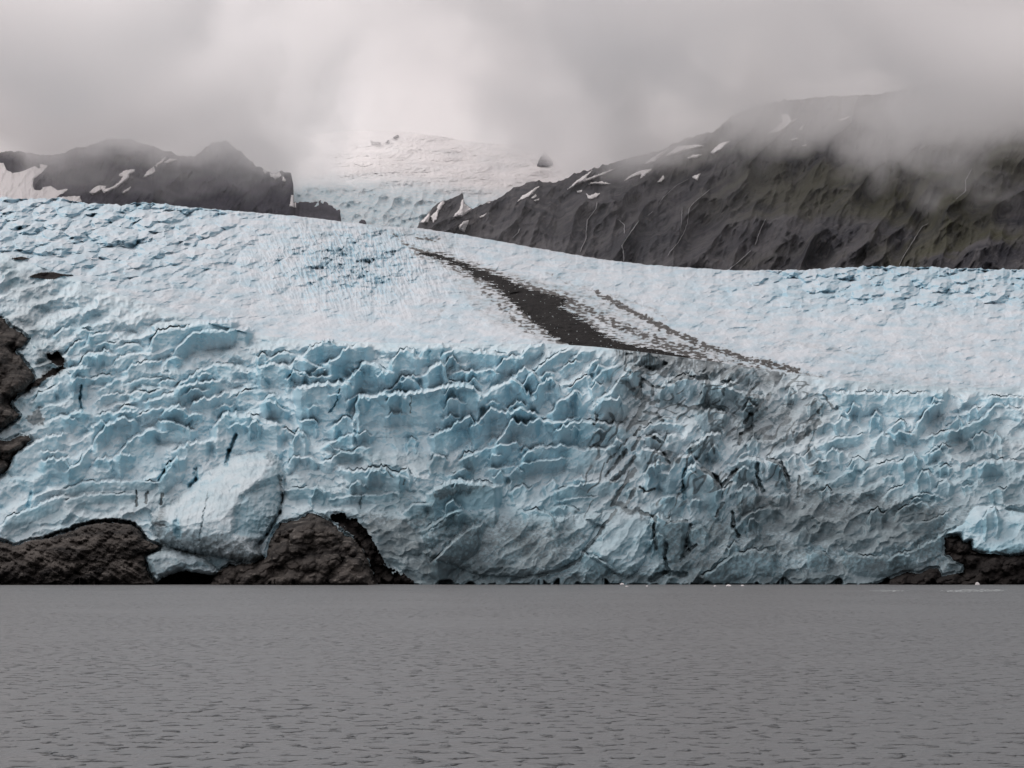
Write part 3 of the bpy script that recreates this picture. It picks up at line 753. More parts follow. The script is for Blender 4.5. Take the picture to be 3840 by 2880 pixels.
# open crevasses
for t_, p_, w_, d_, di_, bl_ in [
        ('A0', [(700, 570), (690, 680), (710, 790)], 1.3, 8, 0.1, 0.7), ('A0', [(2040, 1000), (1980, 1130), (1950, 1250)], 2.3, 12, 0.25, 0.6),
        ('B0', [(1470, 130), (1420, 210), (1370, 280)], 2.3, 10, 0.2, 0.6), ('A1', [(720, 600), (700, 690), (640, 800)], 0.8, 6, 0.0, 0.9),
        ('B0', [(1690, 180), (1690, 280), (1640, 330)], 3.0, 8, 0.2, 0.4), ('B0', [(1180, 370), (1180, 500)], 2.0, 6, 0.7, 0.0),
        ('B0', [(1270, 390), (1260, 470)], 2.4, 5, 0.7, 0.0), ('B0', [(1400, 400), (1390, 480)], 2.4, 5, 0.6, 0.0),
        ('B0', [(270, 390), (240, 500)], 2.4, 6, 0.0, 0.8), ('B0', [(400, 770), (500, 730), (620, 700)], 2.2, 10, 1.0, 0),
        ('B0', [(620, 690), (800, 640), (1000, 625), (1160, 660), (1260, 790)], 2.2, 10, 0.9, 0),  # gaps along the shore rock: their shade is put in as dirt
        ('A2', [(1110, 480), (1110, 600), (1070, 680)], 1.6, 6, 0.8, 0), ('A2', [(1120, 510), (1220, 570), (1215, 650)], 1.8, 6, 1.0, 0),
        ('A2', [(1220, 570), (1310, 590)], 1.5, 4, 1.0, 0), ('A2', [(2130, 540), (2030, 650)], 1.6, 5, 0.9, 0),
        ('A2', [(2160, 700), (2070, 810), (2010, 890)], 1.8, 7, 1.0, 0), ('A2', [(1930, 930), (1860, 990)], 1.6, 5, 1.0, 0),
        ('A2', [(2080, 920), (1980, 990), (1960, 1080)], 1.6, 5, 0.8, 0), ('A2', [(2200, 760), (2120, 850)], 1.2, 4, 0.7, 0),
        ('A2', [(1050, 410), (1180, 425), (1330, 390), (1260, 330)], 2.2, 5, 1.2, 0), ('A2', [(1380, 530), (1480, 490), (1560, 500), (1680, 490)], 2.0, 5, 1.0, 0),
        ('A2', [(970, 380), (990, 300), (1040, 300)], 1.2, 4, 0.8, 0), ('A2', [(1100, 240), (1110, 310)], 1.2, 4, 0.8, 0), ('A2', [(1470, 310), (1460, 400)], 1.2, 4, 0.7, 0),
        ('A2', [(1690, 350), (1800, 380), (1830, 430)], 1.6, 3, 0.8, 0), ('A2', [(1200, 720), (1260, 700)], 2.4, 4, 0.9, 0), ('A2', [(720, 800), (735, 860), (710, 900)], 1.6, 5, 0.9, 0),
        ('A2', [(1640, 790), (1610, 820)], 1.4, 5, 1.0, 0), ('A2', [(1690, 650), (1660, 740)], 1.0, 3, 0.6, 0), ('A2', [(1820, 600), (1830, 650)], 1.6, 3, 0.7, 0),
        ('B2', [(1490, 180), (1480, 330), (1490, 440)], 1.6, 8, 0.0, 0.9), ('B2', [(1640, 180), (1760, 250), (1800, 340), (1940, 190)], 2.0, 8, 1.0, 0),
        ('B2', [(1240, 600), (1230, 700), (1250, 870)], 1.8, 6, 0.7, 0), ('B2', [(1540, 660), (1500, 850), (1470, 950)], 1.4, 6, 0.8, 0),
        ('B2', [(1910, 560), (1910, 680), (1960, 760)], 1.8, 8, 0.5, 0.3), ('B2', [(2120, 140), (2120, 250), (2170, 380)], 1.6, 7, 0.5, 0.4),
        ('B2', [(1820, 480), (1760, 590)], 1.8, 6, 0.9, 0), ('B2', [(1230, 30), (1310, 60), (1360, 130)], 1.8, 5, 0.9, 0), ('A2', [(1160, 1000), (1230, 1010), (1300, 1060)], 1.8, 5, 1.1, 0),
        ('B2', [(1110, 550), (1230, 590)], 2.0, 5, 0.9, 0), ('B2', [(1340, 640), (1510, 630)], 1.6, 6, 0.8, 0), ('B2', [(1330, 830), (1320, 960), (1360, 1090)], 1.6, 6, 0.2, 0.3),
        ('B2', [(1110, 340), (1150, 380), (1230, 350)], 1.2, 5, 0.9, 0), ('B2', [(1460, 960), (1530, 880), (1590, 840)], 1.4, 5, 0.7, 0), ('B2', [(1200, 1140), (1320, 1080), (1500, 1100)], 3.0, 8, 0.6, 0),
        ('B3', [(0, 95), (110, 130), (160, 240), (180, 330)], 1.8, 6, 0.8, 0), ('B3', [(270, 250), (260, 420)], 1.5, 5, 0.6, 0), ('B1', [(1290, 270), (1280, 320)], 1.4, 4, 0.8, 0),
        ('B1', [(1110, 150), (1180, 260)], 1.0, 2, 0.6, 0), ('B1', [(910, 410), (900, 520)], 1.6, 4, 0.3, 0.3), ('A1', [(1340, 660), (1335, 800)], 1.0, 1.5, 0.7, 0), ('A1', [(880, 1000), (860, 960)], 1.8, 6, 0.2, 0.6),
        ('A1', [(720, 960), (715, 1030)], 2.4, 5, 0.0, 0.9), ('A1', [(1500, 270), (1490, 350)], 2.0, 5, 0.1, 0.8), ('A1', [(1610, 270), (1600, 330)], 1.5, 4, 0.1, 0.7), ('A1', [(60, 500), (120, 540)], 2.0, 4, 0.1, 0.5),
        ('A1', [(300, 430), (300, 580)], 1.2, 4, 0.0, 0.3), ('B1', [(200, 250), (225, 400), (200, 560), (90, 740), (10, 850), (60, 960)], 2.2, 4, 0.3, 0.0),
        ('A3', [(480, 640), (560, 760)], 1.4, 4, 0.8, 0), ('A3', [(480, 730), (430, 800)], 1.2, 3, 0.8, 0), ('A3', [(370, 860), (310, 930)], 1.4, 4, 0.9, 0), ('A3', [(410, 670), (380, 740)], 1.2, 3, 0.7, 0)]:
    crack(T(t_, p_), w_, d_, di_, bl_)

# long diagonal dirt bands carried down from the moraine
for t_, p_, w_, a_ in [
        ('A2', [(1100, 580), (1060, 660)], 1.6, 0.9), ('A2', [(1140, 720), (1090, 820), (1010, 930)], 2.4, 0.9), ('A2', [(1110, 930), (1060, 990)], 1.5, 0.8), ('A2', [(990, 1030), (930, 1110)], 0.9, 0.9),
        ('A2', [(1100, 1020), (1040, 1120)], 1.8, 0.8), ('A2', [(890, 1150), (820, 1230)], 1.0, 0.9), ('A2', [(990, 1130), (900, 1240)], 1.6, 0.8), ('B2', [(930, 80), (870, 170), (810, 240)], 1.3, 1.1),
        ('B2', [(1060, 80), (980, 180), (880, 280)], 1.8, 0.8), ('B2', [(1060, 190), (960, 330), (910, 400), (870, 490)], 2.0, 1.0), ('B2', [(1060, 350), (980, 510)], 1.8, 0.7),
        ('B2', [(900, 540), (800, 660), (740, 760), (620, 890), (590, 960), (470, 1030), (350, 1070), (200, 1110)], 1.5, 0.85), ('A2', [(1150, 800), (1250, 810), (1300, 870)], 1.6, 0.8),
        ('A2', [(1440, 730), (1530, 760)], 1.2, 0.7), ('A2', [(1060, 880), (1160, 890)], 2.2, 0.7), ('A3', [(440, 880), (250, 1040)], 3.0, 0.7), ('A2', [(1690, 1010), (1640, 1130), (1600, 1200)], 1.4, 0.45)]:
    paint(DIRT_SHADE, T(t_, p_), a_ * 2.2, w_ * 0.8, 1.2, False, w_ * 1.15)
    paint(ABS, T(t_, p_), 1.2, w_, 0.9, False, w_)
# broad dirty areas; some also carry shade put in as dirt
for t_, p_, a_, s_ in [
        ('A2', [(880, 230), (1300, 250), (1700, 330), (2200, 440), (2400, 560), (2300, 640), (1900, 520), (1400, 480), (1100, 460), (930, 380)], 0.62, 6),
        ('A2', [(1560, 600), (2200, 620), (2900, 700), (2700, 950), (2300, 1100), (1900, 1080), (1600, 950)], 0.50, 9), ('A2', [(1000, 560), (1400, 660), (1300, 900), (1000, 980), (880, 900)], 0.34, 7),
        ('A1', [(640, 1130), (1300, 1150), (2000, 1180), (1900, 1330), (1200, 1300), (700, 1250)], 0.40, 6), ('B1', [(240, 220), (700, 240), (1300, 330), (1600, 330), (2100, 330), (1500, 560), (900, 640), (500, 540), (240, 480)], 0.30, 8),
        ('B1', [(1000, 680), (1500, 560), (2000, 560), (2700, 640), (2900, 760), (2600, 1020), (2200, 1120), (1500, 1130), (1150, 960)], 0.34, 8), ('B1', [(900, 560), (1300, 640), (1450, 900), (1400, 1100), (1150, 980), (960, 720)], 0.40, 5),
        ('B2', [(1180, 680), (1700, 560), (2212, 500), (2600, 600), (2500, 900), (2000, 1000), (1400, 1100)], 0.30, 12), ('B3', [(200, 330), (700, 300), (1200, 480), (1500, 500), (1500, 700), (900, 900), (300, 800), (0, 500)], 0.36, 10),  # B3: dirty ice and shade, painted together
        ('B0', [(500, 330), (1350, 290), (1600, 360), (1420, 480), (1240, 600), (700, 640), (560, 690), (0, 800), (0, 720), (300, 620), (540, 480)], 0.42, 5), ('B0', [(1250, 880), (1500, 770), (2000, 780), (2240, 800), (2280, 960), (2000, 1100), (1300, 1140)], 0.42, 5),
        ('B0', [(1400, 480), (1600, 380), (1560, 480), (1340, 640)], 0.5, 3), ('A0', [(-100, -100), (300, 0), (560, 250), (560, 460), (300, 640), (400, 900), (100, 1060), (-100, 900)], 0.34, 5), ('A0', [(330, 240), (440, 280), (500, 300), (420, 450), (330, 480), (300, 400)], 0.5, 3),
        ('A0', [(1050, 650), (1200, 560), (1350, 560), (1300, 600)], 0.25, 3), ('A3', [(540, 430), (1200, 480), (2212, 580), (2212, 630), (1500, 620), (700, 600)], 0.26, 3), ('A3', [(1300, 980), (1900, 850), (2300, 900), (2300, 1240), (1700, 1200)], 0.22, 10),
        ('B1', [(1500, 400), (1700, 310), (2050, 320), (1900, 370), (1560, 440)], 0.40, 2), ('A0', [(380, 290), (480, 280), (555, 330), (540, 380), (470, 360)], 1.3, 1.5), ('A0', [(380, 450), (540, 400), (550, 420), (400, 500), (250, 600)], 1.3, 1.5),  # strongest A0 entries: shade of the hollows put in as dirt
        ('A0', [(230, 850), (300, 790), (370, 740), (340, 800), (390, 850), (380, 900), (260, 900)], 1.2, 1.5), ('B3', [(-300, 200), (200, 420), (300, 640), (100, 700), (-300, 600)], 0.25, 8)]:
    paint(DIRT_SHADE, T(t_, p_), a_, s_, 2.5)
basal = sstep(PY + 16 * perlin(PX / 40, PY / 30, 91) + 7 * perlin(PX / 12, PY / 9, 92), 432, 560) * sstep(PX, 270, 400) * lower
DIRT_SHADE += 0.66 * basal + 0.26 * sstep(PX, 730, 850) * sstep(PY, 400, 470) * lower  # right end: dirty ice with shade mixed into the same field
DIRT_SHADE += 0.40 * sstep(PY + 6 * perlin(PX / 20, PY / 9, 93), 555, 588) * lower
# grit caught in the broken ice below the moraine, and a dark fringe hanging over the brow
zu, zv = PX * 0.84 + PY * 0.54, -PX * 0.54 + PY * 0.84
zone = sstep(PX + 0.35 * (PY - 350), 600, 650) * sstep(PX + 0.1 * (PY - 350), 850, 790) * sstep(PY, 540, 470) * lower
jl = np.abs(perlin(zu / 11 + 0.45 * perlin(PX / 14, PY / 14, 181), zv / 34, 183))
DIRT_SHADE += 1.7 * zone * (1 - sstep(jl, 0.05, 0.17)) * sstep(perlin(PX / 22, PY / 26, 185), -0.02, 0.25)
jl = np.abs(perlin(PX / 16, PY / 7 + 0.3 * PX / 16, 187))
DIRT_SHADE += 1.4 * zone * (1 - sstep(jl, 0.04, 0.13)) * sstep(perlin(PX / 25, PY / 20, 189), 0.05, 0.3) * sstep(PY, 440, 400)
DIRT_SHADE += zone * 0.30 * (0.6 + perlin(PX / 18, PY / 18, 191))
BLUE += 0.35 * basal
BLUE -= 0.25 * zone
fr = (PY - np.broadcast_to(brow, PY.shape))
DIRT_SHADE += 1.9 * sstep(fr, -1.0, 0.5) * sstep(fr, 13 + 8 * perlin(PX / 9, PX * 0, 193), 2) * sstep(PX, 606, 635) * sstep(PX, 735, 690) * sstep(perlin(PX / 2.6, PY / 12, 195), -0.12, 0.22)
for p_, a_, s_ in [(ROCK_L, 0.8, 7), (ROCK_M, 0.7, 7), (GULLY, 0.9, 8), (ROCK_W, 0.7, 6), (ROCK_B, 0.7, 5), (ROCK_R, 0.5, 4), (HOLE_A, 0.7, 4), (HOLE_B, 0.7, 4)]:
    paint(DIRT_SHADE, p_, a_, s_, 4.0)
for p_, a_ in [([(1010, 572), (1150, 628), (1290, 714), (1480, 765), (1640, 792), (1520, 745), (1400, 690), (1300, 640), (1150, 600)], 0.5),
               ([(960, 575), (1000, 640), (1060, 700), (1150, 736), (1240, 745), (1135, 680), (1060, 614), (1000, 582)], 0.4)]:
    paint(DIRT_SHADE, V(p_), a_, 3.0, 3.0)
DIRT_SHADE[m_lobe] *= 0.55
DIRT_SHADE[m_lobe] += 0.24
paint(DIRT_SHADE, T('B0', [(1350, 760), (1750, 800), (2240, 760), (2330, 830), (2300, 1020), (1600, 960), (1330, 850)]), 0.42, 5.0, 2.0)
paint(DIRT_SHADE, T('B0', [(1300, 560), (1420, 500), (1440, 620), (1380, 780), (1300, 760)]), 0.45, 3.0, 1.5)
paint(DIRT_SHADE, T('B0', [(2300, 40), (2420, 120), (2450, 300), (2440, 560), (2330, 720), (2280, 700), (2380, 420), (2360, 160)]), 0.35, 4.0, 1.5)
for k_ in range(14):                      # thin streaks of grit washed down the lobe
    u_ = 1420 + 62 * k_
    paint(DIRT_SHADE, T('B0', [(u_ + 70, 420 + 17 * (k_ % 5) - 14 * k_), (u_ + 20, 640), (u_, 760 + 20 * (k_ % 3))]), 0.22, 0.8, 1.2, False, 0.7)
DIRT_SHADE[m_knob] *= 0.3
DIRT_SHADE[m_block] = np.maximum(DIRT_SHADE[m_block], 0.75)
DIRT_SHADE[m_gully | m_cave] = np.maximum(DIRT_SHADE[m_gully | m_cave], 1.5)  # shade of gully and cave painted in through the dirt field
DIRT_SHADE[m_bould] = np.maximum(DIRT_SHADE[m_bould], 0.35)

# ---- surface of the upper glacier: moraines, crevasse fields
MOR = V([(900, 545), (935, 556), (1000, 582), (1060, 614), (1100, 650), (1135, 680), (1170, 710), (1208, 736), (1240, 752), (1320, 762), (1400, 770),
         (1500, 782), (1480, 768), (1400, 752), (1340, 742), (1290, 714), (1250, 687), (1212, 662), (1225, 648), (1150, 628), (1110, 612), (1060, 590),
         (1010, 572), (950, 550)])
q = PX + (5.0 + 5.0 * sstep(PX - 2.0 * (PY - 300), 500, 540)) * fbm(PX / 14, PY / 1.4, 5, 4, 0.62), PY + 0.9 * fbm(PX / 5, PY / 2, 8, 2)
up = ~lower
near = up & (PX > 400) & (PX < 710)
m_mor = np.zeros((R, C), bool)
m_mor[near] = sdist(q[0][near], q[1][near], MOR) > 0
m_mor &= (fbm(PX / 4.0, PY / 1.2, 14, 3) > -0.85) | ~near
CAT[m_mor] = 2
DIRT_SHADE[near] += 0.95 * sstep(sdist(q[0][near], q[1][near], MOR) + 3 * perlin(PX[near] / 7, PY[near] / 1.2, 13), -9, 1.5)
for p_, w_, a_ in [
        (V([(1290, 632), (1340, 660), (1400, 690), (1450, 715), (1520, 745), (1600, 772), (1720, 800)]), 3.2, 1.6),
        (V([(1330, 640), (1420, 672), (1440, 690)]), 1.6, 0.55), (V([(1130, 620), (1200, 640), (1260, 665), (1330, 700), (1420, 735), (1520, 765)]), 4.2, 0.75),
        (V([(1180, 590), (1240, 618), (1280, 625)]), 1.2, 0.6), (V([(870, 525), (905, 540), (930, 552)]), 2.2, 0.9), (V([(850, 505), (865, 520), (880, 518)]), 1.2, 0.8),
        (V([(900, 512), (950, 520)]), 1.6, 0.7), (V([(1040, 625), (1080, 660), (1110, 690), (1150, 720)]), 3.0, 0.5), (V([(960, 660), (940, 690)]), 1.3, 0.45),
        (V([(1700, 740), (1790, 752), (1850, 765)]), 2.2, 0.35), (V([(1600, 790), (1690, 800), (1780, 815)]), 1.8, 0.6), (V([(1490, 770), (1600, 785)]), 1.4, 0.6),
        (V([(0, 590), (90, 640), (60, 690)]), 16, 0.42), (V([(800, 485), (900, 505), (980, 530)]), 8, 0.34), (V([(660, 480), (700, 510), (690, 540)]), 6, 0.22)]:
    paint(DIRT_SHADE, p_, a_, w_ * 0.9, 2.2, False, w_)
DIRT_SHADE[up] *= np.clip(0.75 + 1.0 * fbm(PX[up] / 6, PY[up] / 2.0, 97, 3), 0.25, 1.3)
NUN = V([(70, 594), (85, 589), (115, 588), (135, 592), (160, 594), (130, 598), (118, 604), (100, 604), (80, 602), (60, 599)])
NUN2 = V([(25, 558), (45, 554), (62, 558), (50, 562), (30, 562)])
m_nun, m_nun2 = np.zeros((R, C), bool), np.zeros((R, C), bool)
sel = PX < 110
m_nun[sel] = sdist(PX[sel] + 0.7 * perlin(PX[sel] / 3, PY[sel]), PY[sel], NUN) > 0
m_nun2[sel] = sdist(PX[sel] + 0.7 * perlin(PX[sel] / 3, PY[sel]), PY[sel], NUN2) > 0

# background texture of the lower icefall: irregular ledges that climb to the right
sl_ = np.interp(PX, [0, 250, 450, 620, 760, 1024], [0.42, 0.30, 0.16, 0.30, 0.42, 0.40])
wz = PY + sl_ * PX + 9 * perlin(PX / 34, PY / 26, 1) + 4.5 * perlin(PX / 12, PY / 10, 2) + 1.6 * perlin(PX / 4.5, PY / 4, 3)


def saw(t, e=0.30):
    f = t - np.floor(t)
    return np.where(f < e, sstep(f, 0, e), 1 - (f - e) / (1 - e))


amp = (1 - 0.9 * np.clip(CALM, 0, 1))
n_a = 0.5 + 0.5 * sstep(perlin(PX / 45, PY / 30, 71), -0.4, 0.4)
soft_r = (1 - 0.55 * sstep(PX, 740, 840)) * (1 - 0.45 * sstep(PY, 480, 530))
roundish = sstep(PX, 330, 240) * sstep(PY, 520, 480)
qx = PX + 2.5 * perlin(PX / 9, PY / 9, 151) + 0.8 * perlin(PX / 3.3, PY / 3.3, 152)
qy = PY + 2.5 * perlin(PX / 9, PY / 9, 153) + 0.8 * perlin(PX / 3.3, PY / 3.3, 154)
ql = qy + sl_ * qx
ca = -cells(qx / 25.0, ql / 17.0, 3, 13.0, 0.45, 0.35)
cb = -cells(qx / 11.0, (ql + 0.2 * qx) / 8.0, 5, 4.6, 0.4, 0.3)
cc = -cells(qx / 4.8, ql / 4.0, 9, 1.5, 0.4, 0.3)
blk = cells((qx + 0.35 * qy) / 13.0, (qy - 0.2 * qx) / 14.0, 19, 8.0, 0.5, 0.5)       # upright broken blocks below the moraine
wblk = sstep(PX, 600, 650) * sstep(PX, 830, 770) * sstep(PY, 550, 500)
tex = -(saw(wz / 21.0) - 0.5) * (7 + 5 * roundish) * n_a
tex += ca * (1 - 0.55 * roundish) * (1 - 0.6 * wblk) + 0.9 * wblk * blk
tex_f = cb * (1 - 0.5 * roundish) * (0.5 + 0.5 * soft_r)
fine_l = cc * 0.8 * soft_r * (1 - 0.4 * roundish) + 0.2 * perlin(PX / 1.9, PY / 1.8, 27) - 0.8 * roundish * ridged(PX / 11, PY / 8, 25, 2, 0.5)
broad = 3.5 * perlin(PX / 55, PY / 42, 33)
cal = np.clip(CALM, 0, 1)
tex = tex * amp + tex_f * (1 - 0.62 * cal)

# upper glacier
rough_u = 0.35 + 0.65 * np.clip(sstep(PX, 660, 850) * sstep(PY, 330, 285) + sstep(PX, 330, 150) * sstep(PY, 330, 230) + 0.6 * np.exp(-((PX - 350) / 70) ** 2 - ((PY - 262) / 35) ** 2), 0, 1)
wu = PY + 0.10 * PX + 3 * perlin(PX / 26, PY / 9, 41) + 1.6 * perlin(PX / 9, PY / 4, 42)
ux = PX + 2.2 * perlin(PX / 8, PY / 4, 161) + 0.8 * perlin(PX / 3, PY / 1.6, 163)
uy = PY + 1.2 * perlin(PX / 8, PY / 4, 165) + 0.4 * perlin(PX / 3, PY / 1.6, 167)
ua = cells(ux / 17.0, (uy + 0.14 * ux) / 8.5, 21, 5.5, 0.5, 0.6)
ub = -cells(ux / 7.5, (uy + 0.2 * ux) / 4.2, 23, 2.2, 0.4, 0.4)
tex_u = -(saw(wu / 7.5, 0.4) - 0.5) * 0.5 + rough_u ** 1.3 * (1.35 * ua + 1.2 * ub) + 1.9 * perlin(PX / 34, PY / 11, 44) + (1 - rough_u) * (0.5 * fbm(PX / 13, PY / 6, 49, 2) + 0.42 * ub * (0.55 + 0.9 * perlin(PX / 45, PY / 14, 55)) + 0.5 * ridged(PX / 30 + PY / 7, PY / 3.2, 57, 2, 0.5) * (perlin(PX / 60, PY / 16, 59) > 0))
tex_u += 0.12 * perlin(PX / 2.8, PY / 1.6, 45)
cre = np.exp(-((PX - 352) / 75) ** 2 - ((PY - 262) / 38) ** 2)
tex_u += -2.2 * cre * ridged(PX / 5.0 - PY / 16, PY / 16, 48, 3, 0.6)

blend = sstep(rowi, NL - 26, NL + 6)
edge_b = sstep(PX, 240, 330)               # to the left there is no brow: textures simply merge
TEXALL = (tex + broad + fine_l * (1 - 0.35 * cal)) * (1 - blend) + tex_u * blend * (1 - 0.6 * sstep(rowi, R - 6, R - 1))
# toe: everything returns to the waterline
toe = sstep(PY, 589.5, 583.5)
TEXALL += -2.6 * (1 - toe) * 0
OFF = OFF + TEXALL
rocky = m_hole_a | m_hole_b | m_rock_l | m_rock_m | m_rock_r | m_rock_w | m_rock_b
rk = cells(qx / 17, (qy + 0.3 * qx) / 13, 31, 14, 0.9, 0.8) + cells(qx / 6.5, qy / 5.5, 33, 4.5, 0.9, 0.7) - 0.3 * ridged(PX / 4, PY / 4, 63, 3, 0.6)
rk_l = -2.2 * ridged((PX * 0.55 - PY) / 9, (PX + PY * 0.55) / 26, 66, 4, 0.6) - 0.5 * ridged(PX / 4, PY / 4, 63, 3, 0.6) + cells((PX * 0.85 - PY * 0.5) / 18, (PX * 0.5 + PY * 0.85) / 7, 37, 5.0, 0.9, 0.7)
OFF = np.where(rocky, OFF * 0.2, OFF)
OFF[m_nun | m_nun2] -= 1.5
ABSR = np.where(m_rock_l, rk_l, np.where(rocky | m_gully, rk * 0.8, 0.0))
Yfin = YB + DYP * OFF * np.where(lower, 0.85, 0.62 + 0.35 * rough_u) + (ABS + ABSR) * np.where(lower, 1.0, 1.0)
nh = 1.0 + 9.0 * np.clip(perlin(PX / 15, PX * 0.02 + 0.4, 175) - 0.12, 0, 1)
notch = sstep(PY, 584.0 - nh, 586.5 - nh) * sstep(perlin(PX / 9, PX * 0 + 0.5, 171) + 0.6 * perlin(PX / 3.5, PX * 0, 173), -0.35, 0.35) * lower
Yfin = Yfin + (4.0 + 0.9 * nh) * notch
Yfin = np.maximum(Yfin, 560.0 + 0.1 * (589 - PY))
X, Y, Z = at(PX, PY, Yfin)

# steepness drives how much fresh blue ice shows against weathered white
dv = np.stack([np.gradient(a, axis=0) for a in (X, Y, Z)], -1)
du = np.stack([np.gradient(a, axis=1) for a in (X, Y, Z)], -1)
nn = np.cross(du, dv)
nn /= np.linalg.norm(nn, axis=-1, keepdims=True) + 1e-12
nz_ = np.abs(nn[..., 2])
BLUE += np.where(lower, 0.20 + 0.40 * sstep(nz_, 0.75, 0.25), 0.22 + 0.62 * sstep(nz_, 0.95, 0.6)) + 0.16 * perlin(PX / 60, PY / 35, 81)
BLUE += 0.22 * sstep(PX, 660, 850) * sstep(PY, 330, 290) + 0.15 * sstep(PX, 300, 100) * up
BLUE[m_lobe] -= 0.12
BLUE += up * (0.28 * fbm(PX / 17, PY / 6, 83, 3) + 0.04)
BLUE = np.clip(BLUE, 0, 1)
DIRT_SHADE = np.clip(DIRT_SHADE, 0, 1.9)

# back slope behind the skyline of the ice
Xb = [X[-1:] * 1.05, X[-1:] * 1.4]
Yb_ = [Y[-1:] * 1.05, Y[-1:] * 1.4]
Zb = [Z[-1:] - 10, Z[-1:] - 120]
X, Y, Z = np.concatenate([X] + Xb), np.concatenate([Y] + Yb_), np.concatenate([Z] + Zb)
ext = lambda a: np.concatenate([a, a[-1:], a[-1:]])
gl = Sheet(X, Y, Z, {'dirt': ext(DIRT_SHADE), 'blue': ext(BLUE)})
CATX = ext(CAT)

glacier = bpy.data.objects.new('glacier', None)
glacier.location = (0, 0, 0)
link(glacier)
tag(glacier, 'broad blue white glacier with a black moraine stripe tumbling down to the lake', 'glacier')

cell = CATX[:-1, :-1].copy()
cid = cell.copy()
K = 10
serac_ids = []
for m in serac_faces:
    mm = m[:, :-1] & ((cid[:R, :] == 0) | (cid[:R, :] >= 10)) & (np.arange(R)[:, None] < NL - 1)
    if mm.sum() > 150:
        cid[:R][mm] = K
        serac_ids.append(K)
        K += 1
for m, i in ((m_face, 5), (m_bould, 6), (m_knob, 7), (m_lobe, 8), (m_block, 9)):
    cid[:R][m[:, :-1]] = i
rocks = [(m_rock_l, 'low brown striped bedrock outcrop at the waterline under the left end of the ice', M_ROCK),
         (m_rock_m, 'lumpy brown rock outcrop at the waterline right of the pale smooth ice lobe', M_ROCK),
         (m_rock_r, 'black wet rock ledge at the waterline under the right end of the ice', M_DARKROCK_SHADE),
         (m_rock_w, 'tall dark rock cliff at the left edge halfway up the icefall', M_ROCK),
         (m_rock_b, 'small brown rock knob below the tall dark cliff at the left edge', M_ROCK),
         (m_hole_a, 'shaded hollow painted black in the rubbly ice right of the tall dark cliff', M_DARKROCK_SHADE),  # cavity: its shade is put in as black colour
         (m_hole_b, 'thin slanting shaded gap painted black under the hollow beside the tall cliff', M_DARKROCK_SHADE),  # cavity too, darkened by colour
         (m_gully & ~m_rock_m, 'black shadowed rock gully between the lumpy brown outcrop and the ice', M_DARKROCK_SHADE),  # rock in shadow, the shade put into its colour
         (m_nun, 'flat black rock patch poking through the white upper ice on the left', M_DARKROCK_SHADE),
         (m_nun2, 'tiny dark rock speck poking through the upper ice near the left edge', M_DARKROCK_SHADE)]
for i, (m, l_, mt) in enumerate(rocks):
    mc = m[:, :-1] & (np.arange(R)[:, None] < R - 1)
    cid[:R][mc] = 1000 + i
    o = gl.piece('rock_outcrop', cid == 1000 + i, mt)
    tag(o, l_, 'rock outcrop', 'bedrock showing around and through the glacier')
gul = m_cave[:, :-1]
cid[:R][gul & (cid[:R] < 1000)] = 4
gl.piece('icefall', cid == 0, M_ICE, glacier)
gl.piece('snowfield', cid == 1, M_SNOW, glacier)
tag(gl.piece('moraine', cid == 2, M_MORAINE, glacier), 'black gravel stripe')
tag(gl.piece('meltwater_cave', cid == 4, M_DARKROCK_SHADE, glacier), 'dark hollow under the ice')
tag(gl.piece('ice_lobe', cid == 8, M_ICE, glacier), 'smooth pale rounded lobe of ice')
tag(gl.piece('debris_ice', cid == 9, M_ICE, glacier), 'grey rubble covered ice')
gl.piece('ice_cliff', cid == 5, M_ICE, glacier)
gl.piece('ice_block', cid == 6, M_ICE, glacier)
gl.piece('ice_knob', cid == 7, M_ICE, glacier)
for i in serac_ids:
    if (cid == i).sum() > 60:
        gl.piece('serac', cid == i, M_ICE, glacier)

# ------------------------------------------------------------------ mountains behind
_ZT = {'Z1': (0, 133.333, 8.64), 'Z2': (256, 120, 8.64), 'Z3': (512, 133.333, 8.64), 'Z4': (768, 80, 8.297)}


def U(tile, pts):
    ox, oy, k = _ZT[tile]
    return [(ox + u / k, oy + v / k) for u, v in pts]


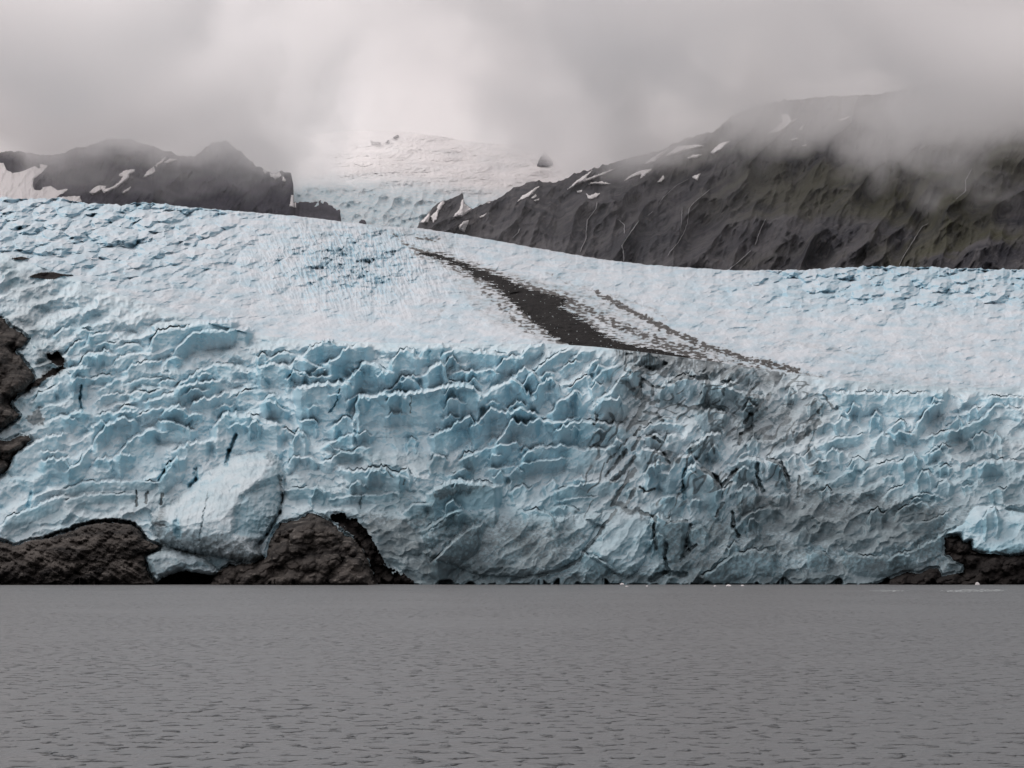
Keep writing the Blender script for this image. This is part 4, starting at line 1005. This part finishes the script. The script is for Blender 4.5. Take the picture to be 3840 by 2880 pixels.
class Mountain:
    def __init__(self, xs, bottom, sky, Yb, Yt, relief, rows, power=1.0):
        self.xs, self.bottom, self.sky, self.Yb, self.Yt, self.relief, self.power = xs, bottom, sky, Yb, Yt, relief, power
        s = np.linspace(0, 1, rows)[:, None]
        b, t = bottom(xs), sky(xs)
        py = b + (t - b) * s
        px = np.broadcast_to(xs, py.shape).copy()
        X, Y, Z = at(px, py, self.depth(px, py))
        self.px, self.py = px, py
        self.X = np.concatenate([X, X[-1:] * 1.04, X[-1:] * 1.15])
        self.Y = np.concatenate([Y, Y[-1:] * 1.04, Y[-1:] * 1.15])
        self.Z = np.concatenate([Z, Z[-1:] - 30, Z[-1:] - 500])

    def depth(self, px, py):
        b, t = self.bottom(px), self.sky(px)
        s = np.clip((b - py) / (b - t), 0, 1.05)
        Yb, Yt = self.Yb(px), self.Yt(px)
        Y = 1 / (1 / Yb + (1 / Yt - 1 / Yb) * s ** self.power)
        return Y + self.relief(px, py, s)

    def build(self, name, mat, attrs=None):
        attrs = {k: np.concatenate([v, v[-1:], v[-1:]]) for k, v in (attrs or {}).items()}
        sh = Sheet(self.X, self.Y, self.Z, attrs)
        return sh.piece(name, np.ones((self.X.shape[0] - 1, self.X.shape[1] - 1), bool), mat)

    def patch(self, pts, mat, label, thick=24.0, warp=0.5, step=0.36, name='snow_patch', cat='snow patch', group=None, origin=None):
        q = np.array(pts)
        x0, y0 = q.min(0) - 1
        x1, y1 = q.max(0) + 1
        px, py = np.meshgrid(np.arange(x0, x1, step), np.arange(y0, y1, step))
        d = sdist(px + warp * fbm(px / 2.2, py / 2.2, 5, 2), py + warp * fbm(px / 2.2, py / 2.2, 9, 2), pts)
        d = np.where(py > self.sky(px) + 0.2, d, -9)
        lift = thick * np.sqrt(np.clip((d + 0.4) / 1.6, 0, 1)) - 2.0
        cell = cells_of(d > -0.4)
        if cell.sum() < 3:
            return None
        X, Y, Z = at(px, py, self.depth(px, py) - lift)
        sh = Sheet(X, Y, Z, {})
        o = sh.piece(name, cell, mat)
        return tag(o, label, cat, group)

    def ribbon(self, pts, width, mat, label, group):
        p = np.array(pts, float)
        seg = np.concatenate([[0], np.cumsum(np.hypot(*np.diff(p, axis=0).T))])
        t = np.arange(0, seg[-1], 0.5)
        cx, cy = np.interp(t, seg, p[:, 0]), np.interp(t, seg, p[:, 1])
        cx = cx + 0.35 * fbm(t / 3.0, t * 0 + p[0, 0], 3, 3)
        w = width * (0.55 + 0.5 * np.clip(perlin(t / 5.0, t * 0 + p[0, 1], 4) + 0.6, 0, 1.4))
        w *= np.minimum(1, np.minimum(t + 0.6, seg[-1] - t + 0.6) / 2.5)
        off = np.array([-1, -0.5, 0.5, 1])[:, None]
        px, py = cx + off * w * 0.5, np.broadcast_to(cy, (4, len(t)))
        lift = np.array([8.0, 20.0, 20.0, 8.0])[:, None]
        X, Y, Z = at(px, py, self.depth(px, py) - lift)
        o = Sheet(X, Y, Z, {}).piece('waterfall', np.ones((3, len(t) - 1), bool), mat)
        return tag(o, label, 'waterfall', group)


def rel_left(px, py, s):
    a = ridged(px / 22 + py / 40, py / 44, 101, 3, 0.5)
    return -20 * a - 4 * ridged(px / 7, py / 9, 103, 2) + 14 * perlin(px / 50, py / 40, 104) - cells(px / 19 + py / 50, py / 26, 41, 60, 0.5, 0.4) - cells(px / 8 + py / 20, py / 12, 43, 20, 0.5, 0.4)


def rel_right(px, py, s):
    # gullies and ribs fall to the lower left
    u, v = px * 0.62 + py * 0.78, -px * 0.62 + py * 0.78
    a = ridged(u / 34 + 0.6 * perlin(px / 50, py / 50, 119), v / 120, 111, 3, 0.5)
    b = fbm(px / 14 + py / 40, py / 26, 113, 3, 0.5)
    fx = -cells((px * 0.8 + py * 0.45 + 9 * perlin(px / 40, py / 40, 131)) / 21, (py - 0.4 * px) / 46, 45, 120, 0.6, 0.6) - cells((px * 0.9 + py * 0.3) / 9, (py - 0.4 * px) / 17, 47, 26, 0.5, 0.4)
    return fx - 9 * a + 12 * b - 5 * ridged(u / 9, v / 30, 117, 3, 0.55) - 9 * ridged(px / 12 + py / 50, py / 60, 118, 3, 0.5) + 40 * perlin(px / 90, py / 60, 115)


def rel_back(px, py, s):
    low = sstep(s, 0.62, 0.25)
    return (-26 * perlin(px / 38, py / 9, 121) - low * (40 * cells(px / 7.0 + py / 30, py / 7.0, 51, 1.0, 0.7, 0.7) + 16 * cells(px / 3.2, py / 3.4, 53, 1.0, 0.7, 0.7)) - 6 * ridged(px / 9, py / 3, 125, 3) * (1 - low))


base_row = lambda x: TOP(x) + 16.0
SKY_L = curve(V([(-700, 330), (-300, 338), (0, 330), (40, 326), (90, 336), (130, 333), (160, 322), (200, 312), (230, 300), (280, 300), (330, 315),
                 (380, 335), (420, 338), (440, 322), (460, 308), (490, 303), (508, 318), (530, 335), (550, 355), (580, 372), (628, 372), (634, 400),
                 (633, 438), (650, 437), (690, 434), (705, 437), (735, 452), (743, 488)]))
SKY_R = curve(V([(895, 505), (905, 485), (918, 468), (935, 448), (965, 430), (1000, 421), (1003, 440), (1018, 450), (1050, 438), (1075, 428),
                 (1110, 405), (1150, 393), (1200, 393), (1250, 372), (1330, 350), (1420, 325), (1500, 293), (1540, 285), (1580, 252), (1640, 226),
                 (1720, 213), (1800, 208), (1900, 203), (2000, 185), (2212, 150), (2600, 120), (3000, 130)]))
SKY_B = curve([(100, 175), (225, 150), (280, 139), (320, 134), (350, 131), (395, 131), (440, 136), (463, 141), (500, 144), (540, 143), (600, 165), (760, 200)])
sky_l = lambda x: SKY_L(x) + 1.7 * fbm(np.asarray(x) / 5.0, np.asarray(x) * 0.03 + 0.4, 7, 3)
sky_r = lambda x: SKY_R(x) + 1.8 * fbm(np.asarray(x) / 7.0, np.asarray(x) * 0.03 + 0.4, 8, 3)

mt_l = Mountain(np.arange(-290, 344.1, 0.8), base_row, sky_l, lambda x: np.interp(x, [-300, 340], [2300, 2350]), lambda x: np.interp(x, [-300, 340], [2950, 2750]), rel_left, 110)
mt_r = Mountain(np.arange(414.5, 1330, 0.9), base_row, sky_r, lambda x: np.interp(x, [410, 700, 1024, 1330], [2450, 2150, 1850, 1750]),
                lambda x: np.interp(x, [410, 520, 700, 1024, 1330], [2550, 2750, 2950, 2750, 2600]), rel_right, 240)
mt_b = Mountain(np.arange(150, 640, 0.8), lambda x: TOP(x) + 10.0, SKY_B, lambda x: np.interp(x, [150, 380, 640], [2600, 2480, 2600]), lambda x: np.interp(x, [150, 640], [3450, 3450]), rel_back, 190, 0.9)

# rock of the left range and of the right slope
M_MTL = rock_material('slate_rock', (0.036, 0.036, 0.050), (0.066, 0.064, 0.082), (0.10, 0.097, 0.115), 0.012, (1, 1, 0.6), (0, 0.3, 0), 9.0, 0.7)


def slope_material():
    m, N, L, b = new_mat('mossy_slope_rock')
    v = coord(N, L, (1, 1, 1), (0, math.radians(-38), 0))
    ms = N.new('ShaderNodeMapping')
    ms.inputs['Scale'].default_value = (1.0, 1.0, 0.35)
    L.new(v, ms.inputs['Vector'])
    vs = ms.outputs['Vector']
    n1 = noise(N, L, vs, 0.010, 7, 0.62, 0.8)
    n2 = noise(N, L, vs, 0.055, 5, 0.6, 0.3)
    n3 = noise(N, L, coord(N, L), 0.0042, 4, 0.5, 0.5)
    c = mixc(N, L, rng(N, L, n1, 0.34, 0.66), (0.036, 0.038, 0.047), (0.108, 0.106, 0.113))
    c = mixc(N, L, rng(N, L, n2, 0.50, 0.78, 0, 0.7), c, (0.16, 0.152, 0.148))
    moss = math2(N, L, 'MULTIPLY', rng(N, L, n3, 0.47, 0.64), rng(N, L, n1, 0.30, 0.60, 0.15, 0.8))
    sx = N.new('ShaderNodeSeparateXYZ')
    g = N.new('ShaderNodeNewGeometry')
    L.new(g.outputs['Position'], sx.inputs[0])
    moss = math2(N, L, 'MULTIPLY', moss, rng(N, L, sx.outputs['X'], 150.0, 620.0))
    c = mixc(N, L, moss, c, (0.070, 0.071, 0.038))
    L.new(c, b.inputs['Base Color'])
    b.inputs['Roughness'].default_value = 0.9
    b.inputs['Specular IOR Level'].default_value = 0.2
    h = math2(N, L, 'ADD', math2(N, L, 'MULTIPLY', n1, 0.5), math2(N, L, 'MULTIPLY', n2, 0.5))
    bump(N, L, b, h, 1.0, 14.0)
    return m


M_MTR = slope_material()


def snow_material():
    m, N, L, b = new_mat('old_snow')
    v = coord(N, L, (1, 1, 3))
    n = noise(N, L, v, 0.012, 5, 0.55)
    f = noise(N, L, coord(N, L), 0.07, 4, 0.6)
    c = mixc(N, L, rng(N, L, n, 0.40, 0.70, 0, 0.55), (0.85, 0.83, 0.83), (0.64, 0.635, 0.64))
    c = mixc(N, L, math2(N, L, 'MULTIPLY', attr(N, 'blue'), rng(N, L, f, 0.3, 0.7, 0.4, 1.0)), c, (0.48, 0.62, 0.68))
    L.new(c, b.inputs['Base Color'])
    b.inputs['Roughness'].default_value = 0.7
    bump(N, L, b, f, 0.5, 5.0)
    return m


M_OLDSNOW = snow_material()
m, N_, L_, b_ = new_mat('firn')
b_.inputs['Base Color'].default_value = (0.84, 0.82, 0.82, 1)
b_.inputs['Roughness'].default_value = 0.7
M_FIRN = m
m, N_, L_, b_ = new_mat('falling_water')
b_.inputs['Base Color'].default_value = (0.46, 0.46, 0.48, 1)
b_.inputs['Roughness'].default_value = 0.4
M_FALL = m

tag(mt_l.build('mountain', M_MTL), 'dark slate mountain with snow streaks behind the left side of the glacier', 'mountain', None, 'structure')
tag(mt_r.build('mountain', M_MTR), 'long dark mossy mountain slope with waterfalls behind the right side of the glacier', 'mountain', None, 'structure')
sb = np.clip((mt_b.bottom(mt_b.px) - mt_b.py) / (mt_b.bottom(mt_b.px) - mt_b.sky(mt_b.px)), 0, 1)
tag(mt_b.build('mountain', M_OLDSNOW, {'blue': 1.1 * sstep(sb, 0.66, 0.34) + 0.15 * perlin(mt_b.px / 20, mt_b.py / 8, 9)}),
    'white snow covered mountain fading into cloud between the two dark slopes', 'mountain', None, 'structure')

GS_L, GS_R = 'snow patches on the left dark mountain', 'snow patches on the right mountain slope'
for pts, lab in [
        (U('Z1', [(-900, 300), (0, 258), (30, 262), (60, 320), (110, 345), (190, 330), (300, 285), (345, 310), (345, 265), (410, 278), (360, 340), (290, 395), (280, 460),
                  (300, 490), (350, 495), (370, 465), (440, 458), (500, 492), (590, 482), (540, 520), (470, 556), (600, 545), (690, 545), (720, 640), (-900, 640)]),
         'large snowfield filling the hollow at the far left of the dark mountain'),
        (U('Z1', [(770, 510), (800, 480), (850, 450), (915, 455), (910, 480), (960, 470), (1020, 430), (1050, 400), (1060, 375), (1025, 365), (1040, 345), (1080, 320),
                  (1165, 310), (1160, 330), (1115, 355), (1115, 380), (1060, 430), (1000, 470), (900, 515), (880, 490), (800, 530)]),
         'long crooked snow streak in the middle of the left dark mountain'),
        (U('Z1', [(1050, 515), (1080, 490), (1130, 460), (1120, 490), (1070, 518)]), 'short snow sliver under the long crooked snow streak'),
        (U('Z1', [(1240, 380), (1270, 330), (1330, 285), (1340, 330), (1290, 362)]), 'leaf shaped snow patch right of the long crooked streak'),
        (U('Z1', [(1340, 275), (1430, 205), (1405, 245), (1350, 290)]), 'thin snow line above the leaf shaped patch'),
        (U('Z1', [(1420, 250), (1470, 218), (1530, 222), (1460, 252)]), 'thin snow patch under the cloud beside the domed dark summit'),
        (U('Z2', [(45, 395), (110, 440), (75, 468)]), 'small snow notch on the right shoulder of the domed dark summit'),
        (U('Z2', [(115, 455), (200, 445), (220, 480), (170, 512), (130, 490)]), 'rounded snow patch near the right edge of the left mountain'),
        (U('Z2', [(230, 490), (255, 510), (252, 532), (228, 525)]), 'tiny snow spot beside the rounded snow patch'),
        (U('Z2', [(292, 745), (305, 650), (335, 650), (345, 755)]), 'upright snow strip on the edge of the rock above the hanging ice')]:
    mt_l.patch(pts, M_FIRN, lab, group=GS_L)
for pts, lab in [
        (U('Z3', [(970, 410), (1010, 370), (1100, 325), (1205, 308), (1190, 330), (1112, 388), (1120, 352), (1050, 372)]), 'wide swallow tailed snow patch high on the right slope'),
        (U('Z3', [(660, 440), (690, 424), (780, 417), (850, 435), (800, 442), (720, 436)]), 'flat lying snow bar on the right slope'),
        (U('Z3', [(640, 522), (672, 540), (720, 518), (760, 518), (740, 545), (680, 572), (662, 560)]), 'boomerang snow patch at the head of a waterfall'),
        (U('Z3', [(558, 500), (605, 490), (602, 508), (570, 512)]), 'small oval snow spot left of the boomerang patch'),
        (U('Z3', [(1255, 422), (1310, 362), (1314, 390), (1290, 424)]), 'upright snow chip right of the swallow tailed patch'),
        (U('Z3', [(1555, 375), (1628, 348), (1600, 408)]), 'white snow wedge alone in the middle of the right slope'),
        (U('Z3', [(1515, 212), (1570, 184), (1642, 182), (1600, 212)]), 'snow patch just under the cloud above the white wedge'),
        (U('Z3', [(1715, 165), (1790, 90), (1885, 65), (1820, 122), (1745, 182)]), 'ragged snow patch in the mist near the top of the right slope'),
        (U('Z3', [(480, 485), (560, 408), (680, 328), (695, 318), (645, 370), (640, 395), (885, 303), (800, 352), (640, 412), (560, 442)]), 'long snow line along the ridge crest of the right slope'),
        (U('Z3', [(48, 588), (90, 540), (150, 508), (200, 470), (235, 458), (160, 535)]), 'slanting snow streak at the low left end of the right slope'),
        (U('Z3', [(165, 560), (200, 530), (214, 540), (185, 565)]), 'upper of two tiny snow chips beside the slanting streak'),
        (U('Z3', [(188, 582), (230, 565), (232, 576), (200, 588)]), 'lower of two tiny snow chips beside the slanting streak'),
        (U('Z3', [(1145, 260), (1260, 180), (1355, 138), (1300, 182), (1200, 262)]), 'snow tongue on the misty ridge above the swallow tailed patch'),
        (U('Z3', [(1325, 192), (1440, 110), (1600, 98), (1655, 108), (1500, 152), (1360, 192)]), 'broad pale snow patch on the misty ridge crest'),
        (U('Z4', [(0, 442), (60, 400), (120, 350), (108, 290), (170, 288), (192, 330), (242, 318), (180, 372), (100, 424)]), 'bright forked snow patch high on the right under the cloud'),
        (U('Z4', [(190, 492), (250, 474), (245, 496), (205, 502)]), 'small snow chip below the bright forked patch'),
        (U('Z4', [(580, 332), (680, 298), (650, 322), (600, 338)]), 'faint snow bar inside the cloud on the right'),
        (U('Z4', [(280, 546), (322, 532), (318, 545)]), 'lowest tiny snow chip under the cloud on the right'),
        (U('Z4', [(258, 412), (288, 378), (298, 384), (280, 418)]), 'small snow spot right of the bright forked patch'),
        (U('Z2', [(1510, 832), (1560, 790), (1570, 740), (1620, 685), (1626, 720), (1578, 790), (1562, 862), (1530, 884)]), 'upright snow strip on the rock spur beside the hanging ice'),
        (U('Z2', [(1380, 800), (1420, 760), (1535, 725), (1500, 800), (1488, 885), (1395, 890)]), 'rounded snow apron at the left foot of the rock spur'),
        (U('Z2', [(1750, 922), (1790, 880), (1842, 862), (1822, 912), (1800, 968), (1765, 952)]), 'drop shaped snow patch low on the rock spur above the ice'),
        (U('Z2', [(1928, 838), (1992, 803), (1982, 822), (1940, 848)]), 'small slanting snow chip right of the drop shaped patch'),
        (U('Z2', [(1700, 840), (1760, 770), (1780, 690), (1850, 650), (2060, 640), (2020, 720), (1930, 715), (1860, 780), (1780, 830)]), 'hanging snow tongue spilling over the rock spur')]:
    mt_r.patch(pts, M_FIRN, lab, group=GS_R)

GW = 'waterfalls on the right mountain slope'
for pts, w, lab in [
        (U('Z3', [(735, 590), (725, 650), (690, 700), (650, 750), (640, 850), (640, 910), (605, 980), (590, 1030)]), 0.9, 'thin winding waterfall below the boomerang snow patch'),
        (U('Z3', [(908, 742), (930, 752), (970, 790), (972, 870)]), 1.1, 'short bright waterfall left of the bent waterfall'),
        (U('Z3', [(1100, 750), (1050, 820), (1000, 890), (950, 970), (965, 1040), (965, 1110)]), 1.1, 'bent waterfall ending in a straight drop onto the ice'),
        (U('Z3', [(1715, 480), (1570, 600), (1530, 650), (1515, 780), (1480, 870), (1430, 950), (1360, 1030), (1345, 1060)]), 0.7, 'long faint waterfall in the middle of the right slope'),
        (U('Z3', [(1470, 640), (1465, 760), (1455, 850)]), 0.5, 'faint upright trickle beside the long faint waterfall'),
        (U('Z3', [(1530, 390), (1420, 450), (1300, 560), (1270, 610)]), 0.5, 'faint slanting trickle under the white snow wedge'),
        (U('Z3', [(2190, 740), (2140, 850), (2100, 965)]), 0.9, 'upper stretch of the waterfall above the slanting chute'),
        (U('Z3', [(2070, 1005), (1980, 1090), (1870, 1180)]), 1.1, 'bright slanting chute reaching the ice edge'),
        (U('Z3', [(1220, 670), (1170, 715)]), 0.6, 'tiny trickle above the bent waterfall'),
        (U('Z4', [(1905, 470), (1850, 540)]), 0.9, 'short trickle highest at the far right under the cloud'),
        (U('Z4', [(1690, 740), (1640, 830), (1640, 920), (1560, 990)]), 1.1, 'pale dim waterfall on the far right slope'),
        (U('Z4', [(1330, 1190), (1280, 1215), (1200, 1340), (1110, 1490), (1090, 1540)]), 0.9, 'long straight waterfall down to the ice at the far right'),
        (U('Z3', [(70, 820), (50, 860), (5, 905)]), 0.8, 'short trickle beside the ice at the left end of the slope')]:
    mt_r.ribbon(pts, w, M_FALL, lab, GW)

# rocks breaking through the white mountain
GN = 'dark rocks in the far snow'
for pts, lab in [(U('Z2', [(988, 178), (1010, 185), (1080, 195), (1075, 206), (1000, 208)]), 'dark rock rib near the top of the far snow'),
                 (U('Z2', [(1118, 196), (1140, 174), (1150, 178), (1130, 200)]), 'tiny rock beside the dark rib in the far snow'),
                 (U('Z2', [(1185, 150), (1220, 128), (1235, 140), (1200, 166)]), 'faint rock highest in the far snow'),
                 (U('Z2', [(890, 885), (905, 862), (940, 868), (955, 900), (930, 905)]), 'dark rock under the hanging ice'),
                 ([(537, 166), (540, 158), (543, 154), (545, 149), (547, 154), (551, 158), (553, 165), (546, 167)], 'grey rock pinnacle half hidden in cloud right of the far snow'),
                 (U('Z2', [(20, 370), (40, 362), (48, 385), (28, 392)]), 'small round rock left of the snow notch'),
                 (U('Z2', [(105, 395), (140, 358), (165, 372), (150, 400), (120, 415)]), 'round dark rock beside the domed summit'),
                 (U('Z2', [(150, 430), (165, 402), (182, 430), (178, 452), (158, 448)]), 'dark rock just below the round dark rock')]:
    mt_b.patch(pts, M_MTL, lab, 30.0, 0.4, 0.3, 'far_rock', 'rock', GN)

# ------------------------------------------------------------------ lake
def lake_material():
    m, N, L, b = new_mat('silty_water')
    v = coord(N, L, (0.8, 1.0, 1.0))
    big = noise(N, L, v, 0.16, 3, 0.5, 0.2)
    mid = rng(N, L, noise(N, L, v, 1.25, 3, 0.5, 0.3), 0.56, 0.72)
    fin = noise(N, L, v, 2.6, 3, 0.6)
    h = math2(N, L, 'MULTIPLY', big, 0.35)
    m2 = N.new('ShaderNodeMath'); m2.operation = 'MULTIPLY_ADD'
    L.new(mid, m2.inputs[0]); L.new(rng(N, L, noise(N, L, v, 0.03, 3, 0.6, 0.6), 0.35, 0.65, 0.12, 0.66), m2.inputs[1]); L.new(h, m2.inputs[2])
    m3 = N.new('ShaderNodeMath'); m3.operation = 'MULTIPLY_ADD'
    L.new(fin, m3.inputs[0]); m3.inputs[1].default_value = 0.07; L.new(m2.outputs[0], m3.inputs[2])
    b.inputs['Base Color'].default_value = (0.128, 0.133, 0.138, 1)
    b.inputs['Roughness'].default_value = 0.42
    b.inputs['IOR'].default_value = 1.333
    bump(N, L, b, m3.outputs[0], 1.0, 1.6)
    return m


rr = np.concatenate([np.linspace(3600, 930, 30), np.linspace(900, 600, 60), np.linspace(599, 571, 60)])
xs_w = np.linspace(-4500, 5500, 160)
pxw, pyw = np.meshgrid(xs_w, rr)
a_ = (pxw - 512) / FPX
b_w = -(pyw - 384) / FPX
k_ = -CAM_H / (SP + b_w * CP)
XW, YW = a_ * k_, (CP - b_w * SP) * k_
lake = Sheet(XW, YW, np.zeros_like(XW), {}).piece('lake', np.ones((len(rr) - 1, len(xs_w) - 1), bool), lake_material())
tag(lake, 'grey silty lake rippled by wind in front of the glacier', 'lake', None, 'structure')


# ------------------------------------------------------------------ ice adrift at the foot of the glacier
def floe(px, py, wpx, hpx, label, seed, z=0.0, Y=None):
    """An angular chunk of ice with a ragged top, floating low in the water."""
    Yf = Y if Y else CAM_H * FPX / (py - HOR)
    x, y, _ = at(px, py, Yf)
    w, h = wpx / FPX * Yf, hpx / FPX * Yf
    n1, n2 = 26, 12
    th, ph = np.meshgrid(np.linspace(0, 2 * np.pi, n1, endpoint=False), np.linspace(-0.5, np.pi / 2 - 0.03, n2))
    r = 1 + 0.30 * fbm(np.cos(th) * 1.3 + seed, np.sin(th) * 1.3 + ph, seed, 3) + 0.15 * np.round(2 * perlin(np.cos(th) * 2 + seed, np.sin(th) * 2 + ph * 2, seed + 5)) / 2
    vx, vy, vz = np.cos(ph) * np.cos(th) * r * w / 2, np.cos(ph) * np.sin(th) * r * w * 0.35, np.sin(ph) * r * h
    V_ = np.stack([vx + float(x), vy + float(y), vz + z], -1).reshape(-1, 3)
    F = []
    for i in range(n2 - 1):
        for j in range(n1):
            F.append([i * n1 + j, i * n1 + (j + 1) % n1, (i + 1) * n1 + (j + 1) % n1, (i + 1) * n1 + j])
    top = len(V_)
    V_ = np.concatenate([V_, V_[-n1:].mean(0, keepdims=True)])
    F += [[(n2 - 1) * n1 + j, (n2 - 1) * n1 + (j + 1) % n1, top, top] for j in range(n1)]
    me = bpy.data.meshes.new('ice_floe')
    me.from_pydata([tuple(v) for v in V_], [], [f if f[2] != f[3] else f[:3] for f in F])
    me.update()
    me.materials.append(M_FIRN)
    o = link(bpy.data.objects.new('ice_floe', me))
    return tag(o, label, 'ice floe', 'ice floes at the foot of the glacier')


floe(402.0, 583.6, 7.5, 2.2, 'white ice chunk aground beside the dark gully right of the brown rocks', 3)
floe(627.0, 586.4, 3.6, 0.8, 'flat white floe below the diagonal dirt band, first of a loose line', 11)
floe(647.0, 586.2, 2.4, 0.8, 'tiny white floe right of the flat one below the dirt band', 13)
floe(715.0, 586.0, 3.4, 0.7, 'small low floe at the left of the cluster in front of the slate coloured ice', 17)
floe(728.5, 585.8, 5.4, 1.5, 'largest white floe of the cluster in front of the slate coloured ice', 19)
floe(742.5, 585.8, 3.2, 1.2, 'pointed floe at the right end of the cluster in front of the ice wall', 23)
floe(622.0, 582.6, 3.8, 1.4, 'small pale ice lump lying against the foot of the ice wall', 29, 0.0, 597)
floe(977.0, 571.0, 4.0, 2.4, 'small white ice lump lying on the black rock ledge', 31, 0.0, 588)


def slush(pts, label, seed):
    q = np.array(pts)
    x0, y0 = q.min(0)
    x1, y1 = q.max(0)
    px, py = np.meshgrid(np.arange(x0, x1, 0.4), np.arange(y0, y1, 0.12))
    d = sdist(px + 2.5 * fbm(px / 6, py * 1.5, seed, 3), py + 0.5 * fbm(px / 4, py * 2, seed + 4, 3), pts)
    cell = cells_of((d > 0) & (fbm(px / 3.0, py * 2.2, seed + 9, 3) > -0.25))
    a = (px - 512) / FPX
    bb = -(py - 384) / FPX
    k = (0.05 - CAM_H) / (SP + bb * CP)
    o = Sheet(a * k, (CP - bb * SP) * k, np.full_like(px, 0.05) + 0.03 * perlin(px, py * 3, seed), {}).piece('slush', cell, M_SLUSH)
    return tag(o, label, 'ice slush', None, 'stuff')


m, N_, L_, b_ = new_mat('ice_slush')
b_.inputs['Base Color'].default_value = (0.30, 0.325, 0.335, 1)
b_.inputs['Roughness'].default_value = 0.6
M_SLUSH = m
slush([(868, 590.6), (880, 589.8), (898, 589.9), (908, 590.8), (896, 591.8), (878, 591.8)], 'thin grey streak of ice slush off the right end of the ice', 41)
slush([(938, 590.5), (960, 589.6), (990, 588.9), (1008, 589.8), (1000, 591.4), (970, 592.4), (948, 592.2)], 'wide pale streak of ice slush off the black rock ledge', 47)

# ------------------------------------------------------------------ low cloud hanging on the summits
def cloud_material():
    m = bpy.data.materials.new('cloud_vapour')
    m.use_nodes = True
    nt = m.node_tree
    N, L = nt.nodes, nt.links
    N.clear()
    out = N.new('ShaderNodeOutputMaterial')
    vol = N.new('ShaderNodeVolumePrincipled')
    vol.inputs['Color'].default_value = (1.0, 0.995, 0.995, 1)
    vol.inputs['Anisotropy'].default_value = 0.0
    g = N.new('ShaderNodeNewGeometry')
    sp = N.new('ShaderNodeSeparateXYZ')
    L.new(g.outputs['Position'], sp.inputs[0])
    # height of the cloud base along the range, west to east
    xr = N.new('ShaderNodeMapRange')
    xr.inputs['From Min'].default_value = -1600
    xr.inputs['From Max'].default_value = 1600
    wn = noise(N, L, coord(N, L), 0.0026, 3, 0.5)
    wx = N.new('ShaderNodeMath'); wx.operation = 'MULTIPLY_ADD'
    L.new(wn, wx.inputs[0]); wx.inputs[1].default_value = 600.0; L.new(sp.outputs['X'], wx.inputs[2])
    wo = N.new('ShaderNodeMath'); wo.operation = 'SUBTRACT'
    L.new(wx.outputs[0], wo.inputs[0]); wo.inputs[1].default_value = 300.0
    L.new(wo.outputs[0], xr.inputs['Value'])
    fc = N.new('ShaderNodeFloatCurve')
    cu = fc.mapping.curves[0]
    prof = CLOUD_BASE
    cu.points[0].location = ((prof[0][0] + 1600) / 3200, prof[0][1] / 1500)
    cu.points[1].location = ((prof[-1][0] + 1600) / 3200, prof[-1][1] / 1500)
    for x, z in prof[1:-1]:
        cu.points.new((x + 1600) / 3200, z / 1500)
    fc.mapping.update()
    L.new(xr.outputs[0], fc.inputs['Value'])
    v = coord(N, L, (1, 1, 1.6))
    n1 = noise(N, L, v, 0.0052, 4, 0.6, 0.5)
    base = math2(N, L, 'MULTIPLY', fc.outputs[0], 1500.0)
    hgt = N.new('ShaderNodeMath'); hgt.operation = 'SUBTRACT'
    L.new(sp.outputs['Z'], hgt.inputs[0]); L.new(base, hgt.inputs[1])
    add = N.new('ShaderNodeMath'); add.operation = 'MULTIPLY_ADD'
    L.new(n1, add.inputs[0]); add.inputs[1].default_value = 520.0; L.new(hgt.outputs[0], add.inputs[2])
    n0 = noise(N, L, v, 0.0021, 3, 0.55, 0.3)
    patchy = rng(N, L, n0, 0.35, 0.62, 0.25, 1.0)
    d = math2(N, L, 'MULTIPLY', rng(N, L, add.outputs[0], 245.0, 385.0, 0.0, CLOUD_DENS), patchy)
    d = math2(N, L, 'MULTIPLY', d, rng(N, L, hgt.outputs[0], 150.0, 340.0, 1.0, 0.03))
    d = math2(N, L, 'ADD', d, CLOUD_MIST)
    L.new(d, vol.inputs['Density'])
    L.new(vol.outputs[0], out.inputs['Volume'])
    return m


CLOUD_MIST, CLOUD_DENS = 0.00010, 0.010
CLOUD_BASE = [(-1600, 830), (-1050, 850), (-900, 735), (-650, 675), (-480, 700), (-270, 1050), (-60, 1050), (80, 840), (210, 725), (330, 800), (480, 735),
              (600, 620), (800, 600), (950, 640), (1600, 640)]
import bmesh
bm = bmesh.new()
bmesh.ops.create_cube(bm, size=1.0)
for v_ in bm.verts:
    v_.co = Vector((v_.co.x * 4400, 3000 + v_.co.y * 2100, 780 + v_.co.z * 1000))
me = bpy.data.meshes.new('clouds')
bm.to_mesh(me)
bm.free()
me.materials.append(cloud_material())
cl = link(bpy.data.objects.new('clouds', me))
tag(cl, 'low grey cloud hanging over the mountain tops', 'clouds', None, 'stuff')
